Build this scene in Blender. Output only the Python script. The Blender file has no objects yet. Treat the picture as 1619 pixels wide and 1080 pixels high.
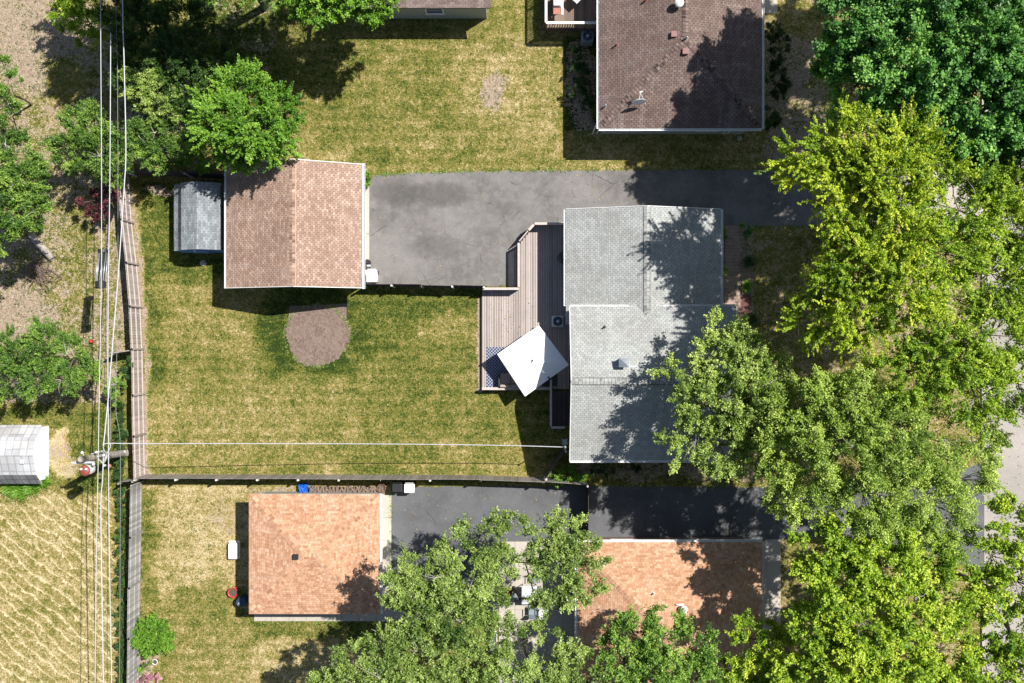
import bpy, math, random
import numpy as np
from mathutils import Vector, Matrix
R = math.radians
scene = bpy.context.scene
COL = scene.collection

# ------------------------------------------------------------------ camera, sky, sun, exposure
H = 55.0            # drone height above the lawn, metres
S = 26.3            # photograph pixels per metre at ground level
cam = bpy.data.cameras.new('camera'); camo = bpy.data.objects.new('camera', cam); COL.objects.link(camo)
camo.location = (0, 0, H); camo.rotation_euler = (0, 0, 0)
cam.sensor_width = 36; cam.lens = 36 * S * H / 1619.0
cam.clip_start = 1; cam.clip_end = 3000
scene.camera = camo
SUN = Vector((0.589, 0.365, 1.0)).normalized()      # towards the sun
el = math.asin(SUN.z); az = math.atan2(SUN.x, SUN.y)
w = bpy.data.worlds.new('World'); scene.world = w; w.use_nodes = True
nt = w.node_tree; nt.nodes.clear()
sky = nt.nodes.new('ShaderNodeTexSky'); sky.sky_type = 'NISHITA'; sky.sun_disc = False
sky.sun_elevation = el; sky.sun_rotation = az
bg = nt.nodes.new('ShaderNodeBackground'); bg.inputs[1].default_value = 0.06
wo = nt.nodes.new('ShaderNodeOutputWorld')
nt.links.new(sky.outputs[0], bg.inputs[0]); nt.links.new(bg.outputs[0], wo.inputs[0])
sl = bpy.data.lights.new('sun', 'SUN'); sl.energy = 4.9; sl.angle = R(0.5); sl.color = (1.0, 0.955, 0.89)
slo = bpy.data.objects.new('sun', sl); COL.objects.link(slo)
slo.rotation_euler = (-SUN).to_track_quat('-Z', 'Y').to_euler(); slo.location = SUN * 80
scene.view_settings.view_transform = 'Standard'; scene.view_settings.look = 'None'
scene.view_settings.exposure = 0.72; scene.view_settings.gamma = 1
scene.render.engine = 'CYCLES'

def P(px, py, h=0.0):
    k = (1 - h / H) / S
    return Vector(((px - 809.5) * k, (540 - py) * k, h))

# ------------------------------------------------------------------ materials
class NB:
    """tiny node builder"""
    def __init__(s, name):
        s.m = bpy.data.materials.new(name); s.m.use_nodes = True
        s.t = s.m.node_tree; s.t.nodes.clear()
        s.out = s.n('ShaderNodeOutputMaterial'); s.b = s.n('ShaderNodeBsdfPrincipled')
        s.l(s.b.outputs[0], s.out.inputs[0])
    def n(s, typ, **kw):
        nd = s.t.nodes.new(typ)
        for k, v in kw.items(): setattr(nd, k, v)
        return nd
    def l(s, a, b): s.t.links.new(a, b)
    def set(s, sock, v):
        if hasattr(v, 'links') or isinstance(v, bpy.types.NodeSocket): s.l(v, sock)
        else: sock.default_value = v
    def coord(s, kind='Object'): return s.n('ShaderNodeTexCoord').outputs[kind]
    def math(s, op, a, b=0.0, c=None, clamp=False):
        m = s.n('ShaderNodeMath', operation=op); m.use_clamp = clamp
        s.set(m.inputs[0], a); s.set(m.inputs[1], b)
        if c is not None: s.set(m.inputs[2], c)
        return m.outputs[0]
    def noise(s, vec, scale, detail=3, rough=.55, dist=0, out=0):
        n = s.n('ShaderNodeTexNoise'); s.l(vec, n.inputs['Vector']); n.inputs['Scale'].default_value = scale
        n.inputs['Detail'].default_value = detail; n.inputs['Roughness'].default_value = rough
        n.inputs['Distortion'].default_value = dist
        return n.outputs[out]
    def mix(s, f, a, b, mode='MIX'):
        m = s.n('ShaderNodeMix', data_type='RGBA', blend_type=mode)
        s.set(m.inputs[0], f)
        for k, v in ((6, a), (7, b)):
            if isinstance(v, (tuple, list)): v = tuple(v) + ((1,) if len(v) == 3 else ())
            s.set(m.inputs[k], v)
        return m.outputs[2]
    def ramp(s, f, stops, interp='LINEAR'):
        r = s.n('ShaderNodeValToRGB'); cr = r.color_ramp; cr.interpolation = interp
        while len(cr.elements) < len(stops): cr.elements.new(0.5)
        for e, (p, c) in zip(cr.elements, stops):
            e.position = p; e.color = tuple(c) + (1,) if len(c) == 3 else c
        s.l(f, r.inputs[0]); return r.outputs[0]
    def rng(s, v, a, b, c=0., d=1.):
        m = s.n('ShaderNodeMapRange'); m.interpolation_type = 'SMOOTHSTEP'; s.set(m.inputs[0], v)
        for i, x in enumerate((a, b, c, d)): m.inputs[i + 1].default_value = x
        return m.outputs[0]
    def bump(s, h, strength=.5, dist=.02):
        b = s.n('ShaderNodeBump'); b.inputs['Strength'].default_value = strength
        b.inputs['Distance'].default_value = dist; s.set(b.inputs['Height'], h)
        s.l(b.outputs[0], s.b.inputs['Normal'])
    def col(s, c): s.set(s.b.inputs['Base Color'], c if not isinstance(c, tuple) else c + (1,))
    def rough(s, r): s.set(s.b.inputs['Roughness'], r)

def plain(name, c, rough=.6, var=.25, scale=6, metal=0, bump=.15, spec=.5):
    b = NB(name); o = b.coord()
    n = b.noise(o, scale, 4); n2 = b.noise(o, scale * 9, 2)
    f = b.math('ADD', b.math('MULTIPLY', n, .65), b.math('MULTIPLY', n2, .35))
    f = b.rng(f, .3, .7)
    b.col(b.mix(f, tuple(x * (1 - var) for x in c), tuple(min(1, x * (1 + var * .7)) for x in c)))
    b.rough(rough); b.b.inputs['Metallic'].default_value = metal
    b.b.inputs['Specular IOR Level'].default_value = spec
    if bump: b.bump(n2, bump, .01)
    return b.m

def shingle(name, stops, E=.125, W=.30, slot=.55, stain=.25, rand=.15, groove=.6, stag=.5):
    b = NB(name)
    uv = b.coord('UV'); sx = b.n('ShaderNodeSeparateXYZ'); b.l(uv, sx.inputs[0])
    wob = b.noise(uv, 1.2, 2)
    v = b.math('DIVIDE', b.math('ADD', sx.outputs[1], b.math('MULTIPLY', wob, .03)), E)
    row = b.math('FLOOR', v); fv = b.math('FRACT', v)
    wr = b.n('ShaderNodeTexWhiteNoise', noise_dimensions='1D'); b.l(row, wr.inputs['W'])
    u = b.math('DIVIDE', sx.outputs[0], W)
    u = b.math('ADD', u, b.math('MULTIPLY', row, stag)); u = b.math('ADD', u, b.math('MULTIPLY', wr.outputs[0], rand))
    c = b.math('FLOOR', u); fu = b.math('FRACT', u)
    cv = b.n('ShaderNodeCombineXYZ'); b.l(c, cv.inputs[0]); b.l(row, cv.inputs[1])
    wn = b.n('ShaderNodeTexWhiteNoise', noise_dimensions='2D'); b.l(cv.outputs[0], wn.inputs['Vector'])
    col = b.ramp(wn.outputs[0], stops)
    big = b.noise(uv, .45, 4, .6); mid = b.noise(uv, 3.2, 3); fine = b.noise(uv, 60, 2)
    col = b.mix(b.rng(big, .35, .7), col, tuple(x * (1 - stain) for x in (1, .97, .95)), 'MULTIPLY') if stain else col
    mp = b.n('ShaderNodeMapping'); b.l(uv, mp.inputs[0]); mp.inputs['Scale'].default_value = (2.2, .28, 1)
    stk = b.noise(mp.outputs[0], 1.0, 5, .65)
    col = b.mix(b.rng(stk, .48, .72, 0, .22), col, (.55, .53, .5), 'MULTIPLY'); col = b.mix(b.rng(stk, .5, .3, 0, .10), col, (.8, .78, .74))
    col = b.mix(b.rng(mid, .3, .7, 0, .14), col, (.6, .6, .6), 'MULTIPLY')
    col = b.mix(b.rng(fine, .3, .7, 0, .35), col, (.55, .55, .55), 'MULTIPLY')
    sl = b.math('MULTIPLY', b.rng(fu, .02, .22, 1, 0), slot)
    ed = b.math('MULTIPLY', b.rng(fv, .0, .22, 1, 0), slot * .75)  # course edges darkened: the lap's shadow line put into the colour
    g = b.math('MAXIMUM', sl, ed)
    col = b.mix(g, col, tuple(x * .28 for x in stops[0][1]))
    b.col(col); b.rough(.92); b.b.inputs['Specular IOR Level'].default_value = .15
    hgt = b.math('ADD', b.math('MULTIPLY', fv, -.6), b.math('MULTIPLY', g, -1.0))
    hgt = b.math('ADD', hgt, b.math('MULTIPLY', fine, .3))
    b.bump(hgt, groove, .012)
    return b.m

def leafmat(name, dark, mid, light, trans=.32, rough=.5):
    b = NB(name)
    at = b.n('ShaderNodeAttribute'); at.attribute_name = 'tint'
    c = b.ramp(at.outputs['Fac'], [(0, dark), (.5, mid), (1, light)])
    b.col(c); b.rough(rough); b.b.inputs['Specular IOR Level'].default_value = .35
    tr = b.n('ShaderNodeBsdfTranslucent')
    tc = b.mix(.55, c, (light[0] * 1.1, light[1] * 1.15, light[2] * .6)); b.l(tc, tr.inputs[0])
    mx = b.n('ShaderNodeMixShader'); mx.inputs[0].default_value = trans
    b.l(b.b.outputs[0], mx.inputs[1]); b.l(tr.outputs[0], mx.inputs[2]); b.l(mx.outputs[0], b.out.inputs[0])
    return b.m

def asphalt(name, c, patch=.35, stains=(), crack=.6, crackscale=.35, mott=1.0):
    b = NB(name); o = b.n('ShaderNodeNewGeometry').outputs['Position']
    big = b.noise(o, .35, 4, .6); mid = b.noise(o, 2.2, 5, .65); fine = b.noise(o, 45, 2, .7); f2 = b.noise(o, 14, 3, .7)
    col = b.mix(b.rng(big, .3, .7), tuple(x * (1 - patch) for x in c), tuple(x * (1 + patch) for x in c))
    col = b.mix(b.rng(mid, .42, .68, 0, .5 * mott), col, tuple(x * 1.5 for x in c)); col = b.mix(b.rng(b.noise(o, .9, 6, .7, .5),   .54, .7, 0, .45 * mott), col, tuple(x * .5 for x in c))
    col = b.mix(b.rng(fine, .35, .65, 0, .6), col, tuple(x * .5 for x in c))
    col = b.mix(b.rng(f2, .55, .75, 0, .45 * mott), col, tuple(x * 1.7 for x in c))
    sx = b.n('ShaderNodeSeparateXYZ'); b.l(o, sx.inputs[0])
    nz = b.math('MULTIPLY', b.math('SUBTRACT', b.noise(o, 1.1, 4, .6), .5), .9)
    for (x, y, rx, ry, s) in stains:
        dx = b.math('DIVIDE', b.math('SUBTRACT', sx.outputs[0], x), rx)
        dy = b.math('DIVIDE', b.math('SUBTRACT', sx.outputs[1], y), ry)
        d = b.math('ADD', b.math('ADD', b.math('MULTIPLY', dx, dx), b.math('MULTIPLY', dy, dy)), nz)
        col = b.mix(b.math('MULTIPLY', b.rng(d, .15, 1.1, 1, 0), s), col, tuple(x * .3 for x in c))
    # tar cracks: thin voronoi edges, only where a broad noise lets them show
    dn = b.n('ShaderNodeMix', data_type='VECTOR'); dn.inputs[0].default_value = .25
    b.l(o, dn.inputs[4]); b.l(b.noise(o, 1.0, 4, .6, out=1), dn.inputs[5])
    vo = b.n('ShaderNodeTexVoronoi', feature='DISTANCE_TO_EDGE'); vo.inputs['Scale'].default_value = crackscale
    b.l(dn.outputs[1], vo.inputs['Vector'])
    ck = b.math('MULTIPLY', b.rng(vo.outputs[0], .002, .011, 1, 0), b.rng(b.noise(o, .5, 2), .5, .62))
    col = b.mix(b.math('MULTIPLY', ck, crack), col, tuple(x * .25 for x in c))
    b.col(col); b.rough(.88); b.b.inputs['Specular IOR Level'].default_value = .3
    b.bump(b.math('ADD', fine, b.math('MULTIPLY', ck, -1.5)), .5, .008)
    return b.m

def wood(name, c, axis=1, var=.3, rough=.8, pitch=.145):
    """weathered boards: tone changes board by board and streaks along the board"""
    b = NB(name); o = b.coord(); sx = b.n('ShaderNodeSeparateXYZ'); b.l(o, sx.inputs[0])
    cross = sx.outputs[0 if axis == 1 else 1]
    fl = b.math('FLOOR', b.math('DIVIDE', cross, pitch))
    wn = b.n('ShaderNodeTexWhiteNoise', noise_dimensions='1D'); b.l(fl, wn.inputs['W'])
    mp = b.n('ShaderNodeMapping'); b.l(o, mp.inputs[0])
    mp.inputs['Scale'].default_value = (14, 1.2, 14) if axis == 1 else (1.2, 14, 14)
    st = b.noise(mp.outputs[0], 2.0, 4, .6); big = b.noise(o, .9, 3)
    f = b.math('ADD', b.math('MULTIPLY', wn.outputs[0], .35), b.math('ADD', b.math('MULTIPLY', st, .4), b.math('MULTIPLY', big, .3)))
    b.col(b.mix(b.rng(f, .25, .8), tuple(x * (1 - var) for x in c), tuple(x * (1 + var * .6) for x in c)))
    b.rough(rough); b.b.inputs['Specular IOR Level'].default_value = .2; b.bump(st, .3, .006)
    return b.m

M = {}
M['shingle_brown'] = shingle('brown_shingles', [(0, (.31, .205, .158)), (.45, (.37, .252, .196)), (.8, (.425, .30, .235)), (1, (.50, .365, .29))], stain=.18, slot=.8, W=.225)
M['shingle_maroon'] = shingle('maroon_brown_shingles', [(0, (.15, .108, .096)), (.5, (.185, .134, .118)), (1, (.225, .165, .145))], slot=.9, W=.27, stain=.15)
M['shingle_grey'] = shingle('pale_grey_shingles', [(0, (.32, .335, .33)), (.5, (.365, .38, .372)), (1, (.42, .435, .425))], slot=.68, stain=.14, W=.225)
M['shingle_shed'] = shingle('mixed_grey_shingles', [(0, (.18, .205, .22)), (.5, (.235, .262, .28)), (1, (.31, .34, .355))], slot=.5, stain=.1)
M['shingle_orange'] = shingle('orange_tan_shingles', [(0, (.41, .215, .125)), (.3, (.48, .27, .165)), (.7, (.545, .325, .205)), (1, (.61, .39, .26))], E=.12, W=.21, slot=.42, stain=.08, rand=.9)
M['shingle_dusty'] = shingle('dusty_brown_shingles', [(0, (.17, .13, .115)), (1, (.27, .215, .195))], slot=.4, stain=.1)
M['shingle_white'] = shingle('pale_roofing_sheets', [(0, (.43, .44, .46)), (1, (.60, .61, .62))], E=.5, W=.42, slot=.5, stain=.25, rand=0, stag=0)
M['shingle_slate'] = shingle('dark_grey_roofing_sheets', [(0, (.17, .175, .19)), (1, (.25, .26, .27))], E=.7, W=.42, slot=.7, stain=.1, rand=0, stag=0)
M['cap_shadow_grey'] = plain('painted_cap_shadow_grey', (.07, .07, .072), .9, .2)  # dark strip beside grey ridge caps: their shadow line as colour
M['cap_shadow_maroon'] = plain('painted_cap_shadow_maroon', (.10, .07, .062), .9, .2)  # same painted cap shadow line, for the maroon roof
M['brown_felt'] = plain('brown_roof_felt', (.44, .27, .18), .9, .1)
M['white'] = plain('white_painted_trim', (.72, .72, .71), .5, .1)
M['bright_white'] = plain('white_siding', (.80, .81, .81), .5, .08)
M['siding'] = plain('grey_green_siding', (.30, .33, .31), .7, .12)
M['blue_siding'] = plain('blue_painted_boards', (.09, .215, .46), .6, .15)
M['pale_blue_siding'] = plain('pale_blue_grey_siding', (.33, .38, .43), .6, .1)
M['brick'] = plain('brown_brick', (.20, .12, .09), .85, .3, 14)
M['glass'] = plain('window_glass', (.03, .045, .06), .08, .1, bump=0)
M['metal'] = plain('galvanised_metal', (.42, .45, .48), .4, .2, metal=.6)
M['dark_metal'] = plain('dark_metal', (.03, .032, .035), .45, .2)
M['grey_plastic'] = plain('grey_casing', (.20, .235, .27), .5, .12)
M['light_casing'] = plain('light_grey_casing', (.44, .46, .48), .5, .12)
M['black_plastic'] = plain('black_plastic', (.022, .023, .026), .4, .2)
M['white_plastic'] = plain('white_plastic', (.80, .80, .79), .4, .05)
M['deck'] = wood('weathered_deck_boards', (.37, .32, .295), 1, .28)
M['deck_side'] = wood('dark_stained_timber', (.10, .075, .075), 1, .3)
M['old_deck'] = wood('brown_deck_boards', (.22, .165, .125), 1, .35)
M['rail'] = plain('pale_weathered_rail', (.46, .395, .36), .75, .15)
M['baluster'] = plain('dark_red_balusters', (.13, .08, .085), .7, .2)
M['fence'] = wood('weathered_fence_boards', (.33, .285, .26), 0, .3, pitch=.15)
M['fence_grey'] = wood('bleached_fence_boards', (.30, .295, .285), 0, .35, pitch=.15)
M['fence_dark'] = wood('dark_fence_boards', (.09, .078, .072), 1, .3, pitch=.15)
M['fence_tan'] = wood('grey_tan_fence_boards', (.27, .245, .215), 1, .3, pitch=.15)
M['post'] = plain('pale_post_top', (.66, .62, .56), .7, .15)
M['pole'] = plain('weathered_pole_wood', (.34, .30, .26), .8, .4, 3)
M['cable'] = plain('pale_cable', (.44, .45, .47), .5, .1, bump=0)
M['thin_cable'] = plain('grey_cable', (.20, .20, .20), .6, .1, bump=0)
M['red'] = plain('red_plastic', (.50, .03, .035), .45, .15)
M['rust'] = plain('rust_red_paint', (.24, .055, .045), .55, .25)
M['blue'] = plain('blue_tarp_cloth', (.01, .11, .52), .4, .35, 12, bump=.6)
M['blue_dark'] = plain('dark_blue_plastic', (.02, .05, .09), .4, .2)
M['terracotta'] = plain('terracotta', (.20, .075, .05), .8, .2)
M['soil'] = plain('potting_soil', (.09, .065, .05), .95, .4, 20)
M['bark'] = plain('grey_brown_bark', (.13, .105, .085), .9, .4, 5, bump=.5)
M['dark_bark'] = plain('dark_bark', (.07, .055, .045), .9, .4, 5, bump=.5)
M['pale_twig'] = plain('bare_pale_twigs', (.36, .33, .29), .85, .2)
M['log'] = plain('cut_wood', (.40, .29, .19), .85, .35, 9)
M['log_bark'] = plain('log_bark', (.17, .125, .10), .9, .4, 9)
M['concrete'] = asphalt('pale_concrete', (.46, .42, .36), .12, mott=.35, crack=.35, crackscale=.6)
M['street'] = asphalt('pale_street_concrete', (.36, .33, .30), .12, mott=.25, crack=.6, crackscale=.25)
M['canvas'] = plain('white_canvas', (.86, .86, .87), .8, .03, bump=.1)
M['taupe'] = plain('taupe_cushion', (.34, .275, .245), .85, .15)
M['vent_red'] = plain('maroon_vent_paint', (.22, .095, .09), .6, .15)
M['stone'] = plain('pale_stone', (.40, .37, .33), .9, .3, 10)
M['copper'] = plain('copper_brown_box', (.34, .13, .08), .6, .2)
c0 = P(665, 308); 
M['drive'] = asphalt('worn_grey_asphalt', (.178, .169, .163), .3, stains=[(P(628, 308).x, P(0, 306).y, 1.9, 1.0, .55), (P(695, 312).x, P(0, 308).y, 2.2, .9, .55), (P(690, 392).x, P(0, 392).y, 2.2, .8, .3), (P(600, 330).x, P(0, 345).y, 1.3, 1.0, .25), (P(800, 340).x, P(0, 330).y, 2.5, .5, .2)], crack=.65, crackscale=.55)
M['drive_dark'] = asphalt('dark_sealed_asphalt', (.115, .118, .126), .22, mott=.55, crack=.5, crackscale=.25)

def pavers():
    b = NB('brick_pavers'); o = b.coord()
    br = b.n('ShaderNodeTexBrick'); b.l(o, br.inputs[0]); br.inputs['Scale'].default_value = 1
    br.inputs['Color1'].default_value = (.28, .19, .15, 1); br.inputs['Color2'].default_value = (.36, .255, .21, 1)
    br.inputs['Mortar'].default_value = (.10, .07, .06, 1); br.inputs['Mortar Size'].default_value = .012
    br.inputs['Brick Width'].default_value = .22; br.inputs['Row Height'].default_value = .2; br.offset = .5
    c = b.mix(b.rng(b.noise(o, 2.5, 4), .3, .7, 0, .5), br.outputs[0], (.45, .33, .27))
    b.col(c); b.rough(.9); b.bump(br.outputs[1], -.4, .01); return b.m
M['pavers'] = pavers()

def rugmat():
    b = NB('patterned_rug'); o = b.coord(); sx = b.n('ShaderNodeSeparateXYZ'); b.l(o, sx.inputs[0])
    def tri(s, f): return b.math('ABSOLUTE', b.math('SUBTRACT', b.math('FRACT', b.math('MULTIPLY', s, f)), .5))
    a = tri(sx.outputs[0], 5.2); c = tri(sx.outputs[1], 5.2)
    d = b.math('ABSOLUTE', b.math('SUBTRACT', b.math('ADD', a, c), .5))
    f = b.rng(d, .05, .10)
    b.col(b.mix(f, (.42, .43, .47), (.035, .045, .11))); b.rough(.95); return b.m
M['rug'] = rugmat()

def mulch():
    b = NB('bark_mulch'); o = b.coord()
    v = b.n('ShaderNodeTexVoronoi'); v.inputs['Scale'].default_value = 9; b.l(o, v.inputs['Vector'])
    c = b.ramp(v.outputs['Color'], [(0, (.10, .07, .052)), (.5, (.155, .112, .088)), (1, (.215, .16, .128))])
    v2 = b.n('ShaderNodeTexVoronoi'); v2.inputs['Scale'].default_value = 4.5; b.l(o, v2.inputs['Vector'])
    sp = b.rng(v2.outputs[0], .06, .14, 1, 0)
    c = b.mix(b.math('MULTIPLY', sp, .7), c, (.5, .38, .26))
    c = b.mix(b.rng(b.noise(o, 1.3, 3), .35, .7, 0, .5), c, (.20, .15, .125))
    b.col(c); b.rough(.95); b.bump(v.outputs[0], .6, .03); return b.m
M['mulch'] = mulch()

def groundmat():
    b = NB('lawn_and_soil'); o = b.coord()
    at = b.n('ShaderNodeAttribute'); at.attribute_name = 'zone'
    sep = b.n('ShaderNodeSeparateColor'); b.l(at.outputs['Color'], sep.inputs[0])
    dry, dirt, stripe = sep.outputs[0], sep.outputs[1], sep.outputs[2]
    big = b.noise(o, .22, 4, .6); mid = b.noise(o, 1.1, 5, .65, .4); f1 = b.noise(o, 4.6, 3, .7, .6); f2 = b.noise(o, 12, 2, .75, .8)
    c = lambda n, k: b.math('MULTIPLY', b.math('SUBTRACT', n, .5), k)
    sx = b.n('ShaderNodeSeparateXYZ'); b.l(o, sx.inputs[0])
    # mower passes, E-W, faint
    mow = b.math('SINE', b.math('ADD', b.math('MULTIPLY', sx.outputs[1], 9.5), b.math('MULTIPLY', mid, 5)))
    # rows of dry clippings in the field, ragged and running down to the right
    q = b.math('ADD', b.math('MULTIPLY', sx.outputs[0], .63), b.math('MULTIPLY', sx.outputs[1], .777))
    q = b.math('ADD', b.math('MULTIPLY', q, 1 / .62), b.math('ADD', c(f1, .8), b.math('ADD', c(mid, .45), c(b.noise(o, .5, 2), 2.0))))
    ln = b.math('ABSOLUTE', b.math('SUBTRACT', b.math('FRACT', q), .5))
    row = b.math('MULTIPLY', b.rng(ln, .02, .13, 1, 0), b.rng(b.math('ADD', f1, b.math('MULTIPLY', mid, 1.0)), .68, 1.12))
    d = b.math('ADD', dry, b.math('ADD', c(big, .6), c(mid, 1.05)))
    d = b.math('ADD', d, b.math('ADD', c(f1, 1.25), c(f2, 1.9)))
    d = b.math('ADD', d, b.math('MULTIPLY', mow, .05))
    grass = b.ramp(d, [(0, (.024, .042, .008)), (.22, (.068, .094, .015)), (.42, (.135, .138, .028)), (.62, (.225, .185, .058)), (.82, (.325, .255, .112)), (1, (.48, .395, .23))])
    grass = b.mix(b.math('MULTIPLY', b.math('MULTIPLY', row, stripe), .85), grass, (.66, .54, .33))
    df = b.math('ADD', dirt, b.math('ADD', c(mid, 1.1), b.math('ADD', c(f1, .9), c(f2, 1.0))))
    soil = b.ramp(b.math('ADD', f2, c(f1, .8)), [(.12, (.12, .09, .062)), (.40, (.25, .19, .135)), (.6, (.36, .285, .21)), (.85, (.54, .45, .34))])
    col = b.mix(b.rng(df, .42, .62), grass, soil)
    b.col(col); b.rough(.95); b.b.inputs['Specular IOR Level'].default_value = .1
    b.bump(b.math('ADD', b.math('MULTIPLY', f1, .8), f2), .9, .07)
    return b.m
M['ground'] = groundmat()

LEAF = {
 'mid2': leafmat('darker_mid_green_leaves', (.025, .07, .008), (.10, .20, .026), (.27, .40, .065), .2),
 'yellow': leafmat('yellow_green_leaves', (.07, .16, .008), (.24, .37, .016), (.58, .64, .05), .24),
 'yellow2': leafmat('lime_leaves', (.07, .16, .010), (.22, .36, .02), (.52, .62, .06), .24),
 'maple': leafmat('deep_green_leaves', (.03, .11, .024), (.10, .265, .045), (.29, .52, .11), .2),
 'bright': leafmat('bright_green_leaves', (.035, .11, .008), (.11, .25, .018), (.27, .46, .05), .22),
 'mid': leafmat('mid_green_leaves', (.035, .095, .010), (.12, .24, .028), (.32, .47, .08), .2),
 'olive': leafmat('olive_green_leaves', (.06, .12, .018), (.23, .335, .06), (.50, .61, .16), .2, .42),
 'olive2': leafmat('soft_olive_leaves', (.06, .12, .016), (.215, .33, .042), (.48, .60, .12), .2),
 'dull': leafmat('dull_green_leaves', (.04, .09, .014), (.16, .24, .045), (.38, .50, .13), .2, .42),
 'deep': leafmat('bottle_green_leaves', (.018, .05, .008), (.05, .11, .016), (.12, .20, .03), .25),  # dark green is the leaves' own colour
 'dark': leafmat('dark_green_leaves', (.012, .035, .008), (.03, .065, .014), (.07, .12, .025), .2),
 'purple': leafmat('purple_red_leaves', (.035, .008, .012), (.11, .018, .03), (.28, .08, .10), .2),
 'pink': leafmat('pink_petals', (.10, .10, .04), (.42, .17, .24), (.66, .42, .46), .3),
 'ivy': leafmat('ivy_leaves', (.012, .04, .008), (.03, .075, .014), (.07, .15, .028), .25),
}

# ------------------------------------------------------------------ mesh + object helpers
ROOT = {}
def tag(o, label=None, cat=None, group=None, kind=None):
    if label: o['label'] = label
    if cat: o['category'] = cat
    if group: o['group'] = group
    if kind: o['kind'] = kind
    return o
def thing(name, label, cat, loc, group=None):
    o = bpy.data.objects.new(name, None); o.empty_display_size = .2; COL.objects.link(o)
    o.location = loc; ROOT[o] = Vector(loc)
    return tag(o, label, cat, group)
def link(name, me, parent=None):
    o = bpy.data.objects.new(name, me); COL.objects.link(o)
    if parent is not None: o.parent = parent; ROOT[o] = ROOT[parent]
    return o
def copy_tree(o, parent=None):
    c = o.copy(); COL.objects.link(c); c.parent = parent
    for ch in list(o.children): copy_tree(ch, c)
    return c

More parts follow.
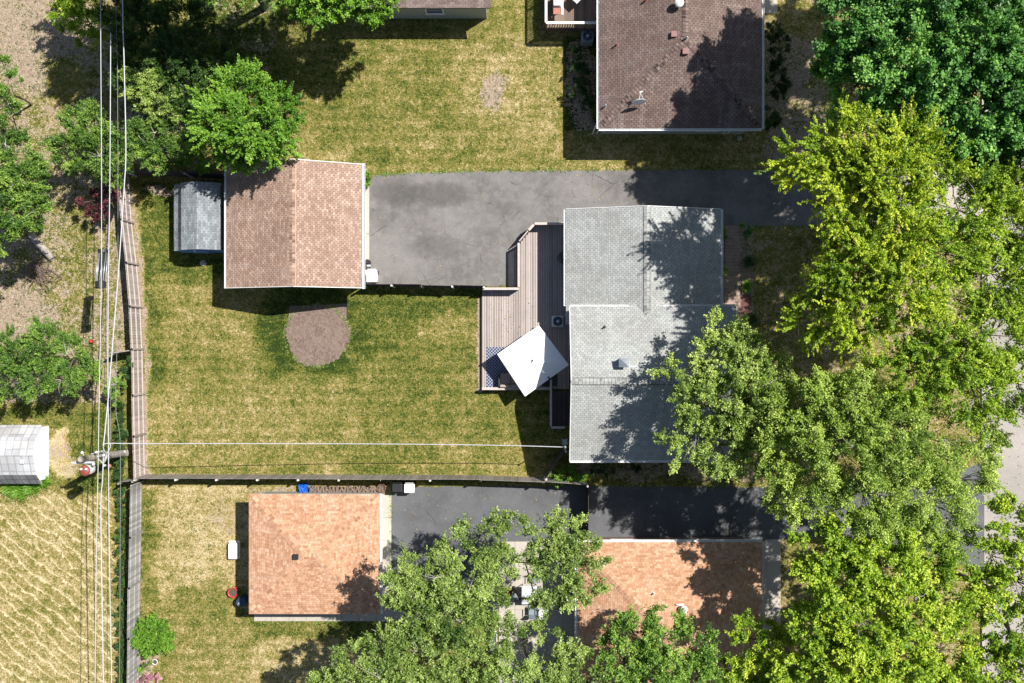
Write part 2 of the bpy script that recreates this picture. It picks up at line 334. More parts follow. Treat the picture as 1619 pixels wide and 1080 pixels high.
class MB:
    def __init__(s): s.v = []; s.f = []; s.uv = []; s.mi = []
    def face(s, pts, uv=None, mi=0):
        i = len(s.v); s.v += [tuple(p) for p in pts]; s.f.append(tuple(range(i, i + len(pts))))
        s.uv.append(uv or [(0, 0)] * len(pts)); s.mi.append(mi)
    def idx(s, vs, fs, mi=0):
        i = len(s.v); s.v += [tuple(p) for p in vs]
        for f in fs: s.f.append(tuple(i + k for k in f)); s.uv.append([(0, 0)] * len(f)); s.mi.append(mi)
    def box(s, x0, x1, y0, y1, z0, z1, mi=0):
        x0, x1 = sorted((x0, x1)); y0, y1 = sorted((y0, y1))
        s.idx([(x0, y0, z0), (x1, y0, z0), (x1, y1, z0), (x0, y1, z0), (x0, y0, z1), (x1, y0, z1), (x1, y1, z1), (x0, y1, z1)],
              [(0, 3, 2, 1), (4, 5, 6, 7), (0, 1, 5, 4), (1, 2, 6, 5), (2, 3, 7, 6), (3, 0, 4, 7)], mi)
    def bar(s, a, b, w, h, z0=None, mi=0, up=(0, 0, 1)):
        """box along a->b, w wide horizontally, h tall (a, b are on its centre line)"""
        a = Vector(a); b = Vector(b); d = (b - a).normalized(); u = Vector(up)
        sd = d.cross(u)
        if sd.length < 1e-4: sd = Vector((1, 0, 0))
        sd.normalize(); u = sd.cross(d).normalized(); sd = sd * w / 2; u = u * h / 2
        s.idx([a - sd - u, a + sd - u, b + sd - u, b - sd - u, a - sd + u, a + sd + u, b + sd + u, b - sd + u],
              [(0, 3, 2, 1), (4, 5, 6, 7), (0, 1, 5, 4), (1, 2, 6, 5), (2, 3, 7, 6), (3, 0, 4, 7)], mi)
    def prism(s, poly, z0, z1, mi=0):
        n = len(poly); s.idx([(p[0], p[1], z0) for p in poly] + [(p[0], p[1], z1) for p in poly],
            [tuple(reversed(range(n))), tuple(range(n, 2 * n))] + [(i, (i + 1) % n, n + (i + 1) % n, n + i) for i in range(n)], mi)
    def cyl(s, c, r, z0, z1, n=20, r2=None, mi=0):
        r2 = r if r2 is None else r2
        A = [(c[0] + r * math.cos(2 * math.pi * i / n), c[1] + r * math.sin(2 * math.pi * i / n), z0) for i in range(n)]
        B = [(c[0] + r2 * math.cos(2 * math.pi * i / n), c[1] + r2 * math.sin(2 * math.pi * i / n), z1) for i in range(n)]
        s.idx(A + B, [tuple(reversed(range(n))), tuple(range(n, 2 * n))] + [(i, (i + 1) % n, n + (i + 1) % n, n + i) for i in range(n)], mi)
    def lathe(s, c, prof, n=20, mi=0):
        vs = []; fs = []
        for (r, z) in prof:
            vs += [(c[0] + r * math.cos(2 * math.pi * i / n), c[1] + r * math.sin(2 * math.pi * i / n), c[2] + z) for i in range(n)]
        for k in range(len(prof) - 1):
            fs += [(k * n + i, k * n + (i + 1) % n, (k + 1) * n + (i + 1) % n, (k + 1) * n + i) for i in range(n)]
        s.idx(vs, fs, mi)
    def tube(s, pts, r, n=6, mi=0, caps=True):
        pts = [Vector(p) for p in pts]; m = len(pts); rs = r if isinstance(r, (list, tuple)) else [r] * m
        vs = []; fs = []
        for i, p in enumerate(pts):
            d = (pts[min(i + 1, m - 1)] - pts[max(i - 1, 0)]).normalized()
            a = d.cross(Vector((0, 0, 1)) if abs(d.z) < .95 else Vector((1, 0, 0))).normalized(); b = a.cross(d)
            vs += [p + (a * math.cos(2 * math.pi * k / n) + b * math.sin(2 * math.pi * k / n)) * rs[i] for k in range(n)]
        for i in range(m - 1):
            fs += [(i * n + k, i * n + (k + 1) % n, (i + 1) * n + (k + 1) % n, (i + 1) * n + k) for k in range(n)]
        if caps: fs += [tuple(range(n)), tuple((m - 1) * n + k for k in reversed(range(n)))]
        s.idx(vs, fs, mi)
    def build(s, name, mat, parent=None, smooth=False, label=None, bevel=0):
        if parent is not None: off = ROOT[parent]
        else:
            xs = [p[0] for p in s.v]; ys = [p[1] for p in s.v]; zs = [p[2] for p in s.v]
            off = Vector(((min(xs) + max(xs)) / 2, (min(ys) + max(ys)) / 2, min(zs)))
        me = bpy.data.meshes.new(name)
        me.from_pydata([(p[0] - off[0], p[1] - off[1], p[2] - off[2]) for p in s.v], [], s.f)
        mats = mat if isinstance(mat, (list, tuple)) else [mat]
        for m in mats: me.materials.append(M[m] if isinstance(m, str) else m)
        me.polygons.foreach_set('material_index', s.mi)
        uvl = me.uv_layers.new(name='UVMap'); uvl.data.foreach_set('uv', [c for f in s.uv for t in f for c in t])
        if smooth: me.polygons.foreach_set('use_smooth', [True] * len(s.f))
        me.update()
        o = link(name, me, parent)
        if parent is None: o.location = off
        if bevel:
            bm = o.modifiers.new('bevel', 'BEVEL'); bm.width = bevel; bm.segments = 2; bm.limit_method = 'ANGLE'
        if label: o['label'] = label
        return o

def roof_uv(pts):
    """u along the eave, v up the slope, in metres"""
    a = Vector(pts[0]); e = (Vector(pts[1]) - a).normalized()
    n = Vector((0, 0, 0))
    for i in range(len(pts)):
        p, q = Vector(pts[i]), Vector(pts[(i + 1) % len(pts)]); n += p.cross(q)
    n.normalize(); vdir = n.cross(e)
    if vdir.z < 0: vdir = -vdir
    o = Vector((13.7 + round(abs(n.x) + 10 * n.x) * 11.3 + round(10 * n.y) * 7.1, 7.3 + round(10 * n.x) * 5.0 + round(10 * n.y) * 15.0))
    return [((Vector(p) - a).dot(e) + o.x + a.y, (Vector(p) - a).dot(vdir) + o.y) for p in pts]

def roof_mesh(name, faces, mat, parent, t=.14, edge=None):
    """faces: polygons (eave edge first) of the top surface; a slab of thickness t below them"""
    mb = MB(); key = lambda p: (round(p[0], 3), round(p[1], 3), round(p[2], 3)); ed = {}
    for f in faces:
        f = [Vector(p) for p in f]
        n = Vector((0, 0, 0))
        for i in range(len(f)): n += f[i].cross(f[(i + 1) % len(f)])
        uv = roof_uv(f)
        if n.z < 0: f = f[::-1]; uv = uv[::-1]
        mb.face(f, uv); mb.face([p - Vector((0, 0, t)) for p in reversed(f)], mi=1)
        for i in range(len(f)):
            a, b = f[i], f[(i + 1) % len(f)]
            k = (key(a), key(b)); kr = (key(b), key(a))
            if kr in ed: del ed[kr]
            else: ed[k] = (a, b)
    dz = Vector((0, 0, t))
    for a, b in ed.values(): mb.face([a, a - dz, b - dz, b], mi=1)
    return mb.build(name, [mat, edge or 'white'], parent)

def ridge_cap(parent, a, b, drop, mat, w=.15, E=.2):
    mb = MB(); a = Vector(a); b = Vector(b); d = (b - a); L = d.length; d.normalize()
    sd = Vector((-d.y, d.x, 0)).normalized(); n = int(L / E); ul = MB()
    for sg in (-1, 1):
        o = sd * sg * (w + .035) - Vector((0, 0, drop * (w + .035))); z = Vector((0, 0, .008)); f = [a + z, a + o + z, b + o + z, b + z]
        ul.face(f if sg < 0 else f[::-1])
    under = ul.build('cap_shadow_underlay', {'shingle_grey': 'cap_shadow_grey', 'shingle_maroon': 'cap_shadow_maroon'}.get(mat, 'brown_felt'), parent)  # wider than the caps; dark tones paint their shadow line on grey and maroon
    rnd = random.Random(int(L * 1000))
    for i in range(n):
        p = a + d * (E * i); q = a + d * (E * (i + .93))
        z0 = Vector((0, 0, .012)); z1 = Vector((0, 0, .034)); ww = w * rnd.uniform(.93, 1.06)
        for sg in (-1, 1):
            o = sd * sg * ww - Vector((0, 0, drop * ww))
            u = rnd.uniform(0, 50); v = rnd.randint(1, 300) * .14 + .07
            pts = [p + z1, p + o + z1, q + o + z0, q + z0]
            if sg > 0: pts = pts[::-1]
            u = rnd.randint(1, 200) * .3 + .15
            mb.face(pts, [(u - .02, v), (u - .02, v - .01), (u + .02, v - .01), (u + .02, v)])
            e = [p + z1, p + z0 - Vector((0, 0, .02)), p + o + z0 - Vector((0, 0, .02)), p + o + z1]
            mb.face(e, [(u, v)] * 4)
    return mb.build('ridge_cap', mat, parent)

def gutter(parent, a, b, out, z, name='gutter', mat='white', w=.12):
    """open channel from a to b (xy), hung on the outer side `out`"""
    a = Vector((a[0], a[1], z)); b = Vector((b[0], b[1], z)); o = Vector((out[0], out[1], 0)); mb = MB()
    for k, (off, ww, hh, dz) in enumerate(((.006, .012, .11, 0), (w, .014, .11, 0), (w / 2 + .003, w - .02, .012, -.05))):
        mb.bar(a + o * off + Vector((0, 0, dz)), b + o * off + Vector((0, 0, dz)), ww, hh)
    L = (b - a).length; d = (b - a).normalized(); n = max(1, int(L / .9))
    for i in range(n + 1):
        p = a + d * (L * i / n * .98 + .02); mb.bar(p + o * .012 + Vector((0, 0, .045)), p + o * (w - .007) + Vector((0, 0, .045)), .02, .01)
    return mb.build(name, mat, parent)

def window(parent, c, along, out, w=1.0, h=1.1, name='window'):
    """c: centre on the wall face"""
    c = Vector(c); a = Vector(along); o = Vector(out); mb = MB(); u = Vector((0, 0, 1))
    for sg in (-1, 1):
        mb.bar(c + a * sg * (w / 2) - u * (h / 2) + o * .03, c + a * sg * (w / 2) + u * (h / 2) + o * .03, .07, .07, up=tuple(o))
        mb.bar(c - a * (w / 2 + .034) + u * sg * (h / 2 + .001) + o * .032, c + a * (w / 2 + .034) + u * sg * (h / 2 + .001) + o * .032, .074, .066)
    mb.bar(c - a * (w / 2) + o * .022, c + a * (w / 2) + o * .022, .05, .04)
    f = mb.build(name, 'white', parent)
    g = MB(); g.bar(c - a * (w / 2 - .03) + o * .008, c + a * (w / 2 - .03) + o * .008, .02, h - .06); g.build('pane', 'glass', f)
    sd = MB(); sd.bar(c - a * (w / 2 + .07) + o * .05 - u * (h / 2 + .062), c + a * (w / 2 + .07) + o * .05 - u * (h / 2 + .062), .10, .05); sd.build('sill', 'white', f)
    return f

def door(parent, c, along, out, w=.92, h=2.02, mat='white', name='door'):
    c = Vector(c); a = Vector(along); o = Vector(out); u = Vector((0, 0, 1)); mb = MB()
    mb.bar(c - a * (w / 2) + o * .02, c + a * (w / 2) + o * .02, .04, h)
    for (zz, hh) in ((h * .25, h * .32), (-h * .22, h * .36)):
        mb.bar(c - a * (w * .33) + o * .045 + u * zz, c + a * (w * .33) + o * .045 + u * zz, .014, hh)
    d = mb.build(name, mat, parent)
    k = MB(); k.lathe(c + o * .07 + a * w * .4, [(.001, -.03), (.028, -.02), (.03, 0), (.028, .02), (.001, .03)], 10); k.build('handle', 'metal', d)
    return d

# ------------------------------------------------------------------ ground
def smooth(x, a, b):
    t = np.clip((x - a) / (b - a), 0, 1); return t * t * (3 - 2 * t)
def build_ground():
    cx = np.arange(-36, 36.01, .2); cy = np.arange(-25, 25.01, .2)
    far = np.array([700, 400, 220, 130, 90, 65, 50, 42.])
    xs = np.concatenate([-far, cx, far[::-1]]); far2 = np.array([700, 400, 220, 130, 85, 55, 40, 30.]); ys = np.concatenate([-far2, cy, far2[::-1]])
    X, Y = np.meshgrid(xs, ys); px = X * S + 809.5; py = 540 - Y * S
    rng = np.random.default_rng(4)
    wob = 7 * np.sin(X * 1.7 + 2 * np.sin(Y * .9)) + 6 * np.sin(Y * 1.9 + 1.3 * np.sin(X * 1.1)) ; qx = px + wob; qy = py + wob * .8
    def bx(x0, x1, y0, y1, s=14):
        return smooth(qx, x0 - s / 2, x0 + s / 2) * (1 - smooth(qx, x1 - s / 2, x1 + s / 2)) * smooth(qy, y0 - s / 2, y0 + s / 2) * (1 - smooth(qy, y1 - s / 2, y1 + s / 2))
    def el(x, y, rx, ry, a=.7, b=1.3):
        d = np.sqrt(((qx - x) / rx) ** 2 + ((qy - y) / ry) ** 2); return 1 - smooth(d, a, b)
    def bxs(x0, x1, y0, y1, s=5):
        return smooth(px, x0 - s / 2, x0 + s / 2) * (1 - smooth(px, x1 - s / 2, x1 + s / 2)) * smooth(py, y0 - s / 2, y0 + s / 2) * (1 - smooth(py, y1 - s / 2, y1 + s / 2))
    dry = np.full(X.shape, .50); dirt = np.zeros(X.shape); st = np.zeros(X.shape)
    def put(arr, m, v): arr[:] = arr * (1 - m) + v * m
    # main yard
    m = bxs(222, 905, 292, 757); put(dry, m, .40)
    put(dry, m * bx(215, 262, 290, 780, 24), .14)
    put(dry, m * bx(250, 430, 420, 560, 60) , .56)
    put(dry, m * bx(222, 350, 300, 395, 30), .24)
    put(dry, m * bx(222, 400, 400, 445, 20), .22)
    put(dry, m * el(500, 530, 92, 86, .7, 1.25), .06)
    put(dry, m * bx(555, 770, 460, 520, 40), .2)
    put(dry, m * bx(225, 560, 600, 760, 60), .56)
    put(dry, m * bx(560, 880, 560, 760, 60), .42)
    put(dry, m * el(720, 520, 60, 25), .5)
    put(dry, m * bx(700, 870, 700, 760, 30), .58)
    fx = np.interp(py, [290, 350, 420, 490, 560, 760], [208, 213, 220, 227, 229.5, 231]); sm = (1 - smooth(np.abs(px - fx + wob * .25), 3.0, 7.0)) * smooth(py, 300, 312) * (1 - smooth(py, 752, 760)); put(dirt, sm, .72); put(dry, sm, .95)
    put(dirt, m * bx(205, 345, 290, 304, 8), .7)
    put(dirt, m * bxs(755, 764, 470, 622, 4), .8)
    put(dirt, m * bx(225, 300, 745, 760, 8), .5)
    put(dirt, m * el(530, 628, 12, 10), .5)
    # top yard
    m = bxs(430, 905, 0, 272); put(dry, m, .50); put(dry, m * bx(470, 760, 60, 200, 60), .43)
    put(dry, m * bx(800, 900, 40, 240, 40), .62); put(dry, m * el(775, 140, 60, 60), .68); put(dirt, m * el(780, 140, 30, 38, .6, 1.2), .72)
    put(dry, m * bx(455, 600, 230, 275, 20), .66); put(dry, bx(885, 1290, 205, 270, 14), .62); put(dry, m * bx(560, 760, 235, 262, 16), .40)
    put(dirt, bx(893, 945, 60, 205, 12), .55); put(dry, bxs(893, 945, 60, 205), .2)
    # bottom yard
    m = bxs(216, 640, 768, 1200); put(dry, m, .80); put(dry, m * bx(205, 246, 770, 1080, 18), .42)
    put(dry, m * bx(240, 395, 960, 1100, 40), .58); put(dry, m * bx(390, 640, 975, 1010, 18), .34); put(dry, m * el(330, 950, 60, 30), .52)
    put(dirt, m * bx(205, 250, 1022, 1100, 12), .66); put(dirt, m * bx(395, 480, 768, 785, 8), .62); put(dirt, m * el(350, 812, 30, 30), .45)
    # field west of the back fence
    m = bxs(-400, 190, 640, 1400, 10); put(dry, m, .40); put(dry, m * bx(-400, 178, 775, 1400, 40), .72); put(st, m * bx(-400, 182, 785, 1400, 30), 1.0)
    put(dirt, m * el(97, 712, 22, 40, .7, 1.2), .52); put(dry, m * el(97, 712, 24, 42, .8, 1.15), 1.05); put(dry, m * bx(110, 190, 650, 780, 16), .30)
    m = bxs(-400, 190, -300, 640, 10); put(dry, m, .58); put(dirt, m, .50); put(dirt, m * el(60, 60, 90, 80), .72)
    put(dirt, m * el(100, 130, 40, 40), .22); put(dirt, m * el(130, 440, 50, 90), .48); put(dirt, m * el(30, 500, 50, 40), .75); put(dirt, m * el(125, 395, 20, 90), .38)
    put(dirt, bxs(178, 208, 300, 560), .55)
    put(dirt, bx(185, 330, 60, 265, 20), .5); put(dirt, bx(290, 450, -60, 130, 40), .35); put(dry, bx(290, 450, -60, 130, 40), .3)
    # front gardens on the street side
    m = bxs(1170, 1600, -300, 1400, 10); put(dry, m, .58); put(dirt, m, .34)
    put(dirt, bx(1205, 1300, 60, 270, 30), .6); put(dirt, bxs(1140, 1190, 355, 520), .75); put(dirt, bx(905, 1200, 728, 760, 10), .55)
    put(dirt, bx(900, 1230, 848, 862, 5), .7); put(dirt, bx(1400, 1560, 440, 560, 30), .5)
    n = X.size; me = bpy.data.meshes.new('ground')
    Z = -.01 + .025 * np.sin(X * .31) * np.sin(Y * .27); Z = np.where((abs(X) < 36) & (abs(Y) < 25), Z * 0 - .0, Z * 0)
    co = np.stack([X, Y, Z], -1).reshape(-1, 3); ny, nx = X.shape
    me.vertices.add(n); me.vertices.foreach_set('co', co.ravel())
    i = np.arange(ny - 1)[:, None] * nx + np.arange(nx - 1)[None, :]; q = np.stack([i, i + 1, i + nx + 1, i + nx], -1).reshape(-1, 4)
    me.loops.add(q.size); me.loops.foreach_set('vertex_index', q.ravel())
    me.polygons.add(len(q)); me.polygons.foreach_set('loop_start', np.arange(len(q)) * 4)
    me.update(calc_edges=True)
    a = me.attributes.new('zone', 'FLOAT_COLOR', 'POINT')
    a.data.foreach_set('color', np.stack([dry - .015, np.clip(dirt, 0, 1), st, np.ones_like(dry)], -1).reshape(-1).astype(np.float32))
    me.materials.append(M['ground'])
    tag(link('ground', me), kind='structure')
build_ground()

def ragged(poly, step=.35, amp=.05, seed=1):
    r = random.Random(seed); out = []
    for i in range(len(poly)):
        a = Vector(poly[i][:2]); b = Vector(poly[(i + 1) % len(poly)][:2]); n = max(1, int((b - a).length / step))
        for k in range(n):
            p = a.lerp(b, k / n); out.append((p.x + r.uniform(-amp, amp), p.y + r.uniform(-amp, amp)))
    return out
def sheet(name, pxs, mat, z=.004, amp=.04, seed=1, thick=None):
    poly = [P(x, y)[:2] for x, y in pxs]
    if amp: poly = ragged(poly, .35, amp, seed)
    mb = MB()
    if thick: mb.prism(poly[::-1] if area(poly) < 0 else poly, 0, thick)
    else: mb.face([(p[0], p[1], z) for p in (poly if area(poly) > 0 else poly[::-1])])
    return tag(mb.build(name, mat), kind='structure')
def area(p): return sum(p[i][0] * p[(i + 1) % len(p)][1] - p[(i + 1) % len(p)][0] * p[i][1] for i in range(len(p)))

sheet('driveway', [(581, 452), (581, 286), (592, 277), (660, 274), (760, 271), (900, 270), (1100, 268), (1330, 270), (1440, 262), (1590, 240), (1590, 372), (1450, 356), (1290, 357), (1130, 357), (900, 357), (900, 400), (822, 400), (822, 452)], 'drive', .006, .05, 3)
sheet('neighbour_driveway', [(618, 966), (618, 770), (930, 768), (1200, 771), (1440, 775), (1556, 730), (1556, 905), (1470, 872), (1300, 853), (945, 853), (800, 860), (800, 966)], 'drive_dark', .006, .035, 5)
sheet('street', [(1556, -900), (1556, 2000), (1900, 2000), (1900, -900)], 'street', .010, 0)
# kerb along the street, with gaps at the driveways
for (a, b) in ((-400, 232), (380, 722), (912, 1500)):
    mb = MB(); p = P(1553, a); q = P(1553, b); mb.box(p.x - .07, p.x + .07, q.y, p.y, 0, .12); tag(mb.build('kerb', 'concrete', bevel=.015), kind='structure')
def slabs(name, pxs, nx, ny, mat='concrete', z=.05, gap=.012):
    (x0, y0), (x1, y1) = pxs; a = P(x0, y1); b = P(x1, y0); mb = MB(); dx = (b.x - a.x) / nx; dy = (b.y - a.y) / ny
    for i in range(nx):
        for j in range(ny): mb.box(a.x + i * dx + gap / 2, a.x + (i + 1) * dx - gap / 2, a.y + j * dy + gap / 2, a.y + (j + 1) * dy - gap / 2, -.02, z)
    return tag(mb.build(name, mat, bevel=.006), kind='structure')
slabs('garage_apron', ((574, 288), (584, 450)), 1, 2, z=.03)
slabs('concrete_strip', ((602, 782), (619, 962)), 1, 5, z=.04)
slabs('concrete_walk', ((402, 962.5), (650, 982)), 9, 1, z=.045)
slabs('patio', ((789, 856), (915, 1180)), 5, 12, z=.04)
slabs('patio_walk', ((651, 962.5), (788, 985)), 5, 1, z=.045)
slabs('front_walk', ((1209, 853), (1234, 1130)), 1, 7, z=.05)
sheet('concrete_apron', [(1448, 262), (1520, 245), (1580, 232), (1580, 380), (1520, 366), (1448, 358)], 'concrete', .016, 0)
slabs('side_walk', ((1206, -40), (1229, 22)), 1, 2, z=.05)
mb = MB(); a = P(1146, 515); b = P(1170, 356); mb.box(a.x, b.x, a.y, b.y, -.02, .045); a2 = P(1138, 458); b2 = P(1146, 436); mb.box(a2.x, b2.x - .002, a2.y, b2.y, -.02, .043)
tag(mb.build('brick_path', 'pavers'), kind='structure')
# mulch bed in the lawn
r = random.Random(8); cpt = P(502, 531); pts = []
for i in range(150):
    t = 2 * math.pi * i / 150; rr = (51 + 2 * math.sin(3 * t + 1) + 1.5 * math.sin(5 * t) + r.uniform(-2.6, 2.6)) / S
    pts.append((cpt.x + rr * math.cos(t), cpt.y + rr * .94 * math.sin(t)))
mb = MB(); mb.face([(x, y, .012) for x, y in pts]); mb.face([(*P(x, y)[:2], .011) for x, y in ((455, 515), (548, 515), (548, 480), (458, 484))])
tag(mb.build('mulch_bed', 'mulch'), kind='structure')
mb = MB(); mb.face([(*P(x, y)[:2], .008) for x, y in ragged([(1171, 470), (1188, 462), (1186, 500), (1172, 505)], 5, 1.5)][::-1]); tag(mb.build('flower_bed', plain('red_brown_mulch', (.17, .08, .07), .95, .4, 20)), kind='structure')

# ------------------------------------------------------------------ houses
# 1. the grey-roofed house (north wing + taller south wing)
def gable_walls(mb, prof, o, y0, y1, axis, t):
    """solid wall block under a profile roof; prof = [(x,z)...] ascending; axis 'y' = ridge runs along y"""
    xs = [p[0] for p in prof]; zs = [p[1] for p in prof]
    f = lambda x: float(np.interp(x, xs, zs)) - t - .006
    xl, xr = xs[0] + o, xs[-1] - o
    top = [(xl, f(xl))] + [(x, f(x)) for x in xs if xl < x < xr] + [(xr, f(xr))]
    poly = [(xr, -.05), (xl, -.05)] + top
    tr = (lambda x, y, z: (x, y, z)) if axis == 'y' else (lambda x, y, z: (y, x, z))
    n = len(poly); vs = [tr(x, y0 + o, z) for x, z in poly] + [tr(x, y1 - o, z) for x, z in poly]
    mb.idx(vs, [tuple(range(n)), tuple(reversed(range(n, 2 * n)))] + [(i, n + i, n + (i + 1) % n, (i + 1) % n) for i in range(n)])
def profile_faces(prof, y0, y1, axis):
    tr = (lambda x, y, z: (x, y, z)) if axis == 'y' else (lambda x, y, z: (y, x, z))
    out = []
    for (xa, za), (xb, zb) in zip(prof[:-1], prof[1:]):
        if za <= zb: out.append([tr(xa, y0, za), tr(xa, y1, za), tr(xb, y1, zb), tr(xb, y0, zb)])
        else: out.append([tr(xb, y0, zb), tr(xb, y1, zb), tr(xa, y1, za), tr(xa, y0, za)])
    return out

hn = 2.75; rn = 4.02; hs_ = 3.85; rs_ = 5.2
a = P(895, 500, hn); b = P(1140, 331, hn); NX0, NX1, NY0, NY1 = a.x, b.x, a.y, b.y
a = P(901, 728, hs_); b = P(1163, 484, hs_); SX0, SX1, SY0, SY1 = a.x, b.x, a.y, b.y
house = thing('house', 'two-part house with pale grey shingle roof beside the wooden deck', 'house', ((NX0 + NX1) / 2, SY1, 0))
nxm = (NX0 + NX1) / 2; nprof = [(NX0, hn), (nxm, rn), (NX1, hn)]
sym = P(0, 603, rs_).y; sprof = [(SY0, hs_), (sym, rs_), (SY1, hs_)]
o_ = .38
mb = MB(); gable_walls(mb, nprof, o_, SY1 - .3 - o_, NY1, 'y', .14); mb.build('wall', 'pale_blue_siding', house)
mb = MB(); gable_walls(mb, sprof, o_, SX0, SX1, 'x', .14); mb.build('wall', 'pale_blue_siding', house)
roof_mesh('roof', profile_faces(nprof, SY1 - 1.0, NY1, 'y'), 'shingle_grey', house)
roof_mesh('roof', profile_faces(sprof, SX0, SX1, 'x'), 'shingle_grey', house)
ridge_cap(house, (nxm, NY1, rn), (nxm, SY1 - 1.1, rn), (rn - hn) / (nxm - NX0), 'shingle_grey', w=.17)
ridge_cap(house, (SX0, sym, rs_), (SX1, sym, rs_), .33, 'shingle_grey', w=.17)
gutter(house, (NX0, SY1 + .05), (NX0, NY1), (-1, 0), hn - .07); gutter(house, (NX1, SY1 + .05), (NX1, NY1), (1, 0), hn - .07)
gutter(house, (SX0 + .03, SY1), (nxm - .55, SY1), (0, 1), hs_ - .06, w=.10); gutter(house, (nxm + .55, SY1), (SX1, SY1), (0, 1), hs_ - .06, w=.10)
gutter(house, (SX0, SY0), (SX1, SY0), (0, -1), hs_ - .06)
# rake boards
def rake(parent, p, q, mat='white'):
    mb = MB(); mb.bar(Vector(p), Vector(q), .03, .17); mb.build('rake_board', mat, parent)
for xx in (SX0 - .016, SX1 + .016):
    rake(house, (xx, SY0, hs_ - .065), (xx, sym, rs_ - .065)); rake(house, (xx, SY1, hs_ - .065), (xx, sym, rs_ - .065))
rake(house, (NX0, NY1 + .016, hn - .055), (nxm, NY1 + .016, rn - .055)); rake(house, (NX1, NY1 + .016, hn - .055), (nxm, NY1 + .016, rn - .055))
wxw = SX0 + o_; wxn = NX0 + o_
for py, z, ww in ((655, 2.5, 1.1), (560, 2.4, 1.3), (700, 1.2, .9)): window(house, (wxw, P(0, py, z).y, z), (0, 1, 0), (-1, 0, 0), ww)
window(house, (wxn, P(0, 440, 1.6).y, 1.6), (0, 1, 0), (-1, 0, 0), 1.2); door(house, (wxn, P(0, 395, 1.4).y, 1.45), (0, 1, 0), (-1, 0, 0))
for px in (960, 1070): window(house, (P(px, 0, 1.6).x, NY1 - o_, 1.6), (1, 0, 0), (0, 1, 0), 1.2)
for px in (960, 1080): window(house, (P(px, 0, 2.4).x, SY0 + o_, 2.5), (1, 0, 0), (0, -1, 0), 1.2)
for py in (380, 440): window(house, (NX1 - o_, P(0, py, 1.6).y, 1.5), (0, 1, 0), (1, 0, 0), 1.3)
door(house, (SX1 - o_, P(0, 510, 1.2).y, 1.05), (0, 1, 0), (1, 0, 0), mat='rust'); window(house, (SX1 - o_, P(0, 620, 1.6).y, 2.2), (0, 1, 0), (1, 0, 0), 1.7)
# flue cap with pyramid lid
def slopez(y): return float(np.interp(y, [SY0, sym, SY1], [hs_, rs_, hs_]))
p = P(986, 573, 5.3); z = slopez(p.y)
mb = MB(); mb.box(p.x - .21, p.x + .21, p.y - .19, p.y + .19, z - .1, z + .52); ch = mb.build('chimney', 'light_casing', house)
mb = MB(); q = Vector((p.x, p.y, z + .74)); cs = [(p.x + sx * .28, p.y + sy * .26, z + .56) for sx, sy in ((-1, -1), (1, -1), (1, 1), (-1, 1))]
for i in range(4): mb.face([cs[i], cs[(i + 1) % 4], q])
mb.face(cs[::-1]); mb.build('cap', 'metal', ch)
mb = MB(); mb.bar((p.x - .42, p.y - .24, slopez(p.y - .24) + .006), (p.x + .95, p.y - .24, slopez(p.y - .24) + .006), .13, .01); mb.build('flashing', 'metal', ch)
p = P(957, 517, 4.6); z = slopez(p.y); mb = MB(); mb.cyl(p, .1, z - .05, z + .05, 12, .06); mb.cyl(p, .045, z, z + .3, 12); mb.build('vent_pipe', 'black_plastic', house)
mb = MB()   # service mast where the drop cable lands
p = P(893, 706, 4.0); mb.tube([(p.x, p.y, 1.4), (p.x, p.y, 4.3)], .035, 8); mb.lathe((p.x, p.y, 4.3), [(.05, -.05), (.07, .03), (.0, .09)], 10); mb.box(p.x - .02, p.x + .28, p.y - .15, p.y + .15, 1.2, 1.7); mb.build('service_mast', 'metal', house)
# front canopy post / downspouts
for (x, y, z) in ((NX0 + .30, SY1 + .6, hn), (SX0 + .33, SY0 + .5, hs_)):
    mb = MB(); mb.box(x, x + .07, y, y + .07, 0, z - .1); mb.build('downspout', 'white', house)

# 2. brown shingle garage
he = 2.65; re_ = 4.15
a = P(357.5, 455, he); b = P(573, 260, he); xm = P(462, 0, re_).x; prof = [(a.x, he), (xm, re_), (b.x, he)]
gar = thing('garage', 'garage with brown shingle gable roof at the end of the driveway', 'garage', (xm, a.y, 0))
mb = MB(); gable_walls(mb, prof, .3, a.y, b.y, 'y', .13); mb.build('wall', 'siding', gar)
roof_mesh('roof', profile_faces(prof, a.y, b.y, 'y'), 'shingle_brown', gar, .13)
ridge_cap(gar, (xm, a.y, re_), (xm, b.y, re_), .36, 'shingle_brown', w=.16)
gutter(gar, (a.x, a.y - .03), (a.x, b.y + .03), (-1, 0), he - .06, w=.10); gutter(gar, (b.x, a.y - .06), (b.x, b.y + .06), (1, 0), he - .06, w=.14)
mb = MB(); y0 = P(0, 430).y; y1 = P(0, 310).y
for k in range(4): mb.box(b.x - .3, b.x - .26, y0, y1, .03 + k * .55, .03 + k * .55 + .53)
gd = mb.build('garage_door', 'white', gar); mb = MB(); mb.box(b.x - .25, b.x - .22, (y0 + y1) / 2 - .1, (y0 + y1) / 2 + .1, .65, .70); mb.build('handle', 'dark_metal', gd)
window(gar, (P(430, 0).x, a.y + .3, 1.5), (1, 0, 0), (0, -1, 0), .9, .8); door(gar, (P(540, 0).x, a.y + .3, 1.0), (1, 0, 0), (0, -1, 0))
for yy, sg in ((a.y - .012, 1), (b.y + .012, 1)):
    for xx in (a.x, b.x): rake(gar, (xx, yy, he - .07), (xm, yy, re_ - .07), 'shingle_brown' if yy > 0 and False else 'white')

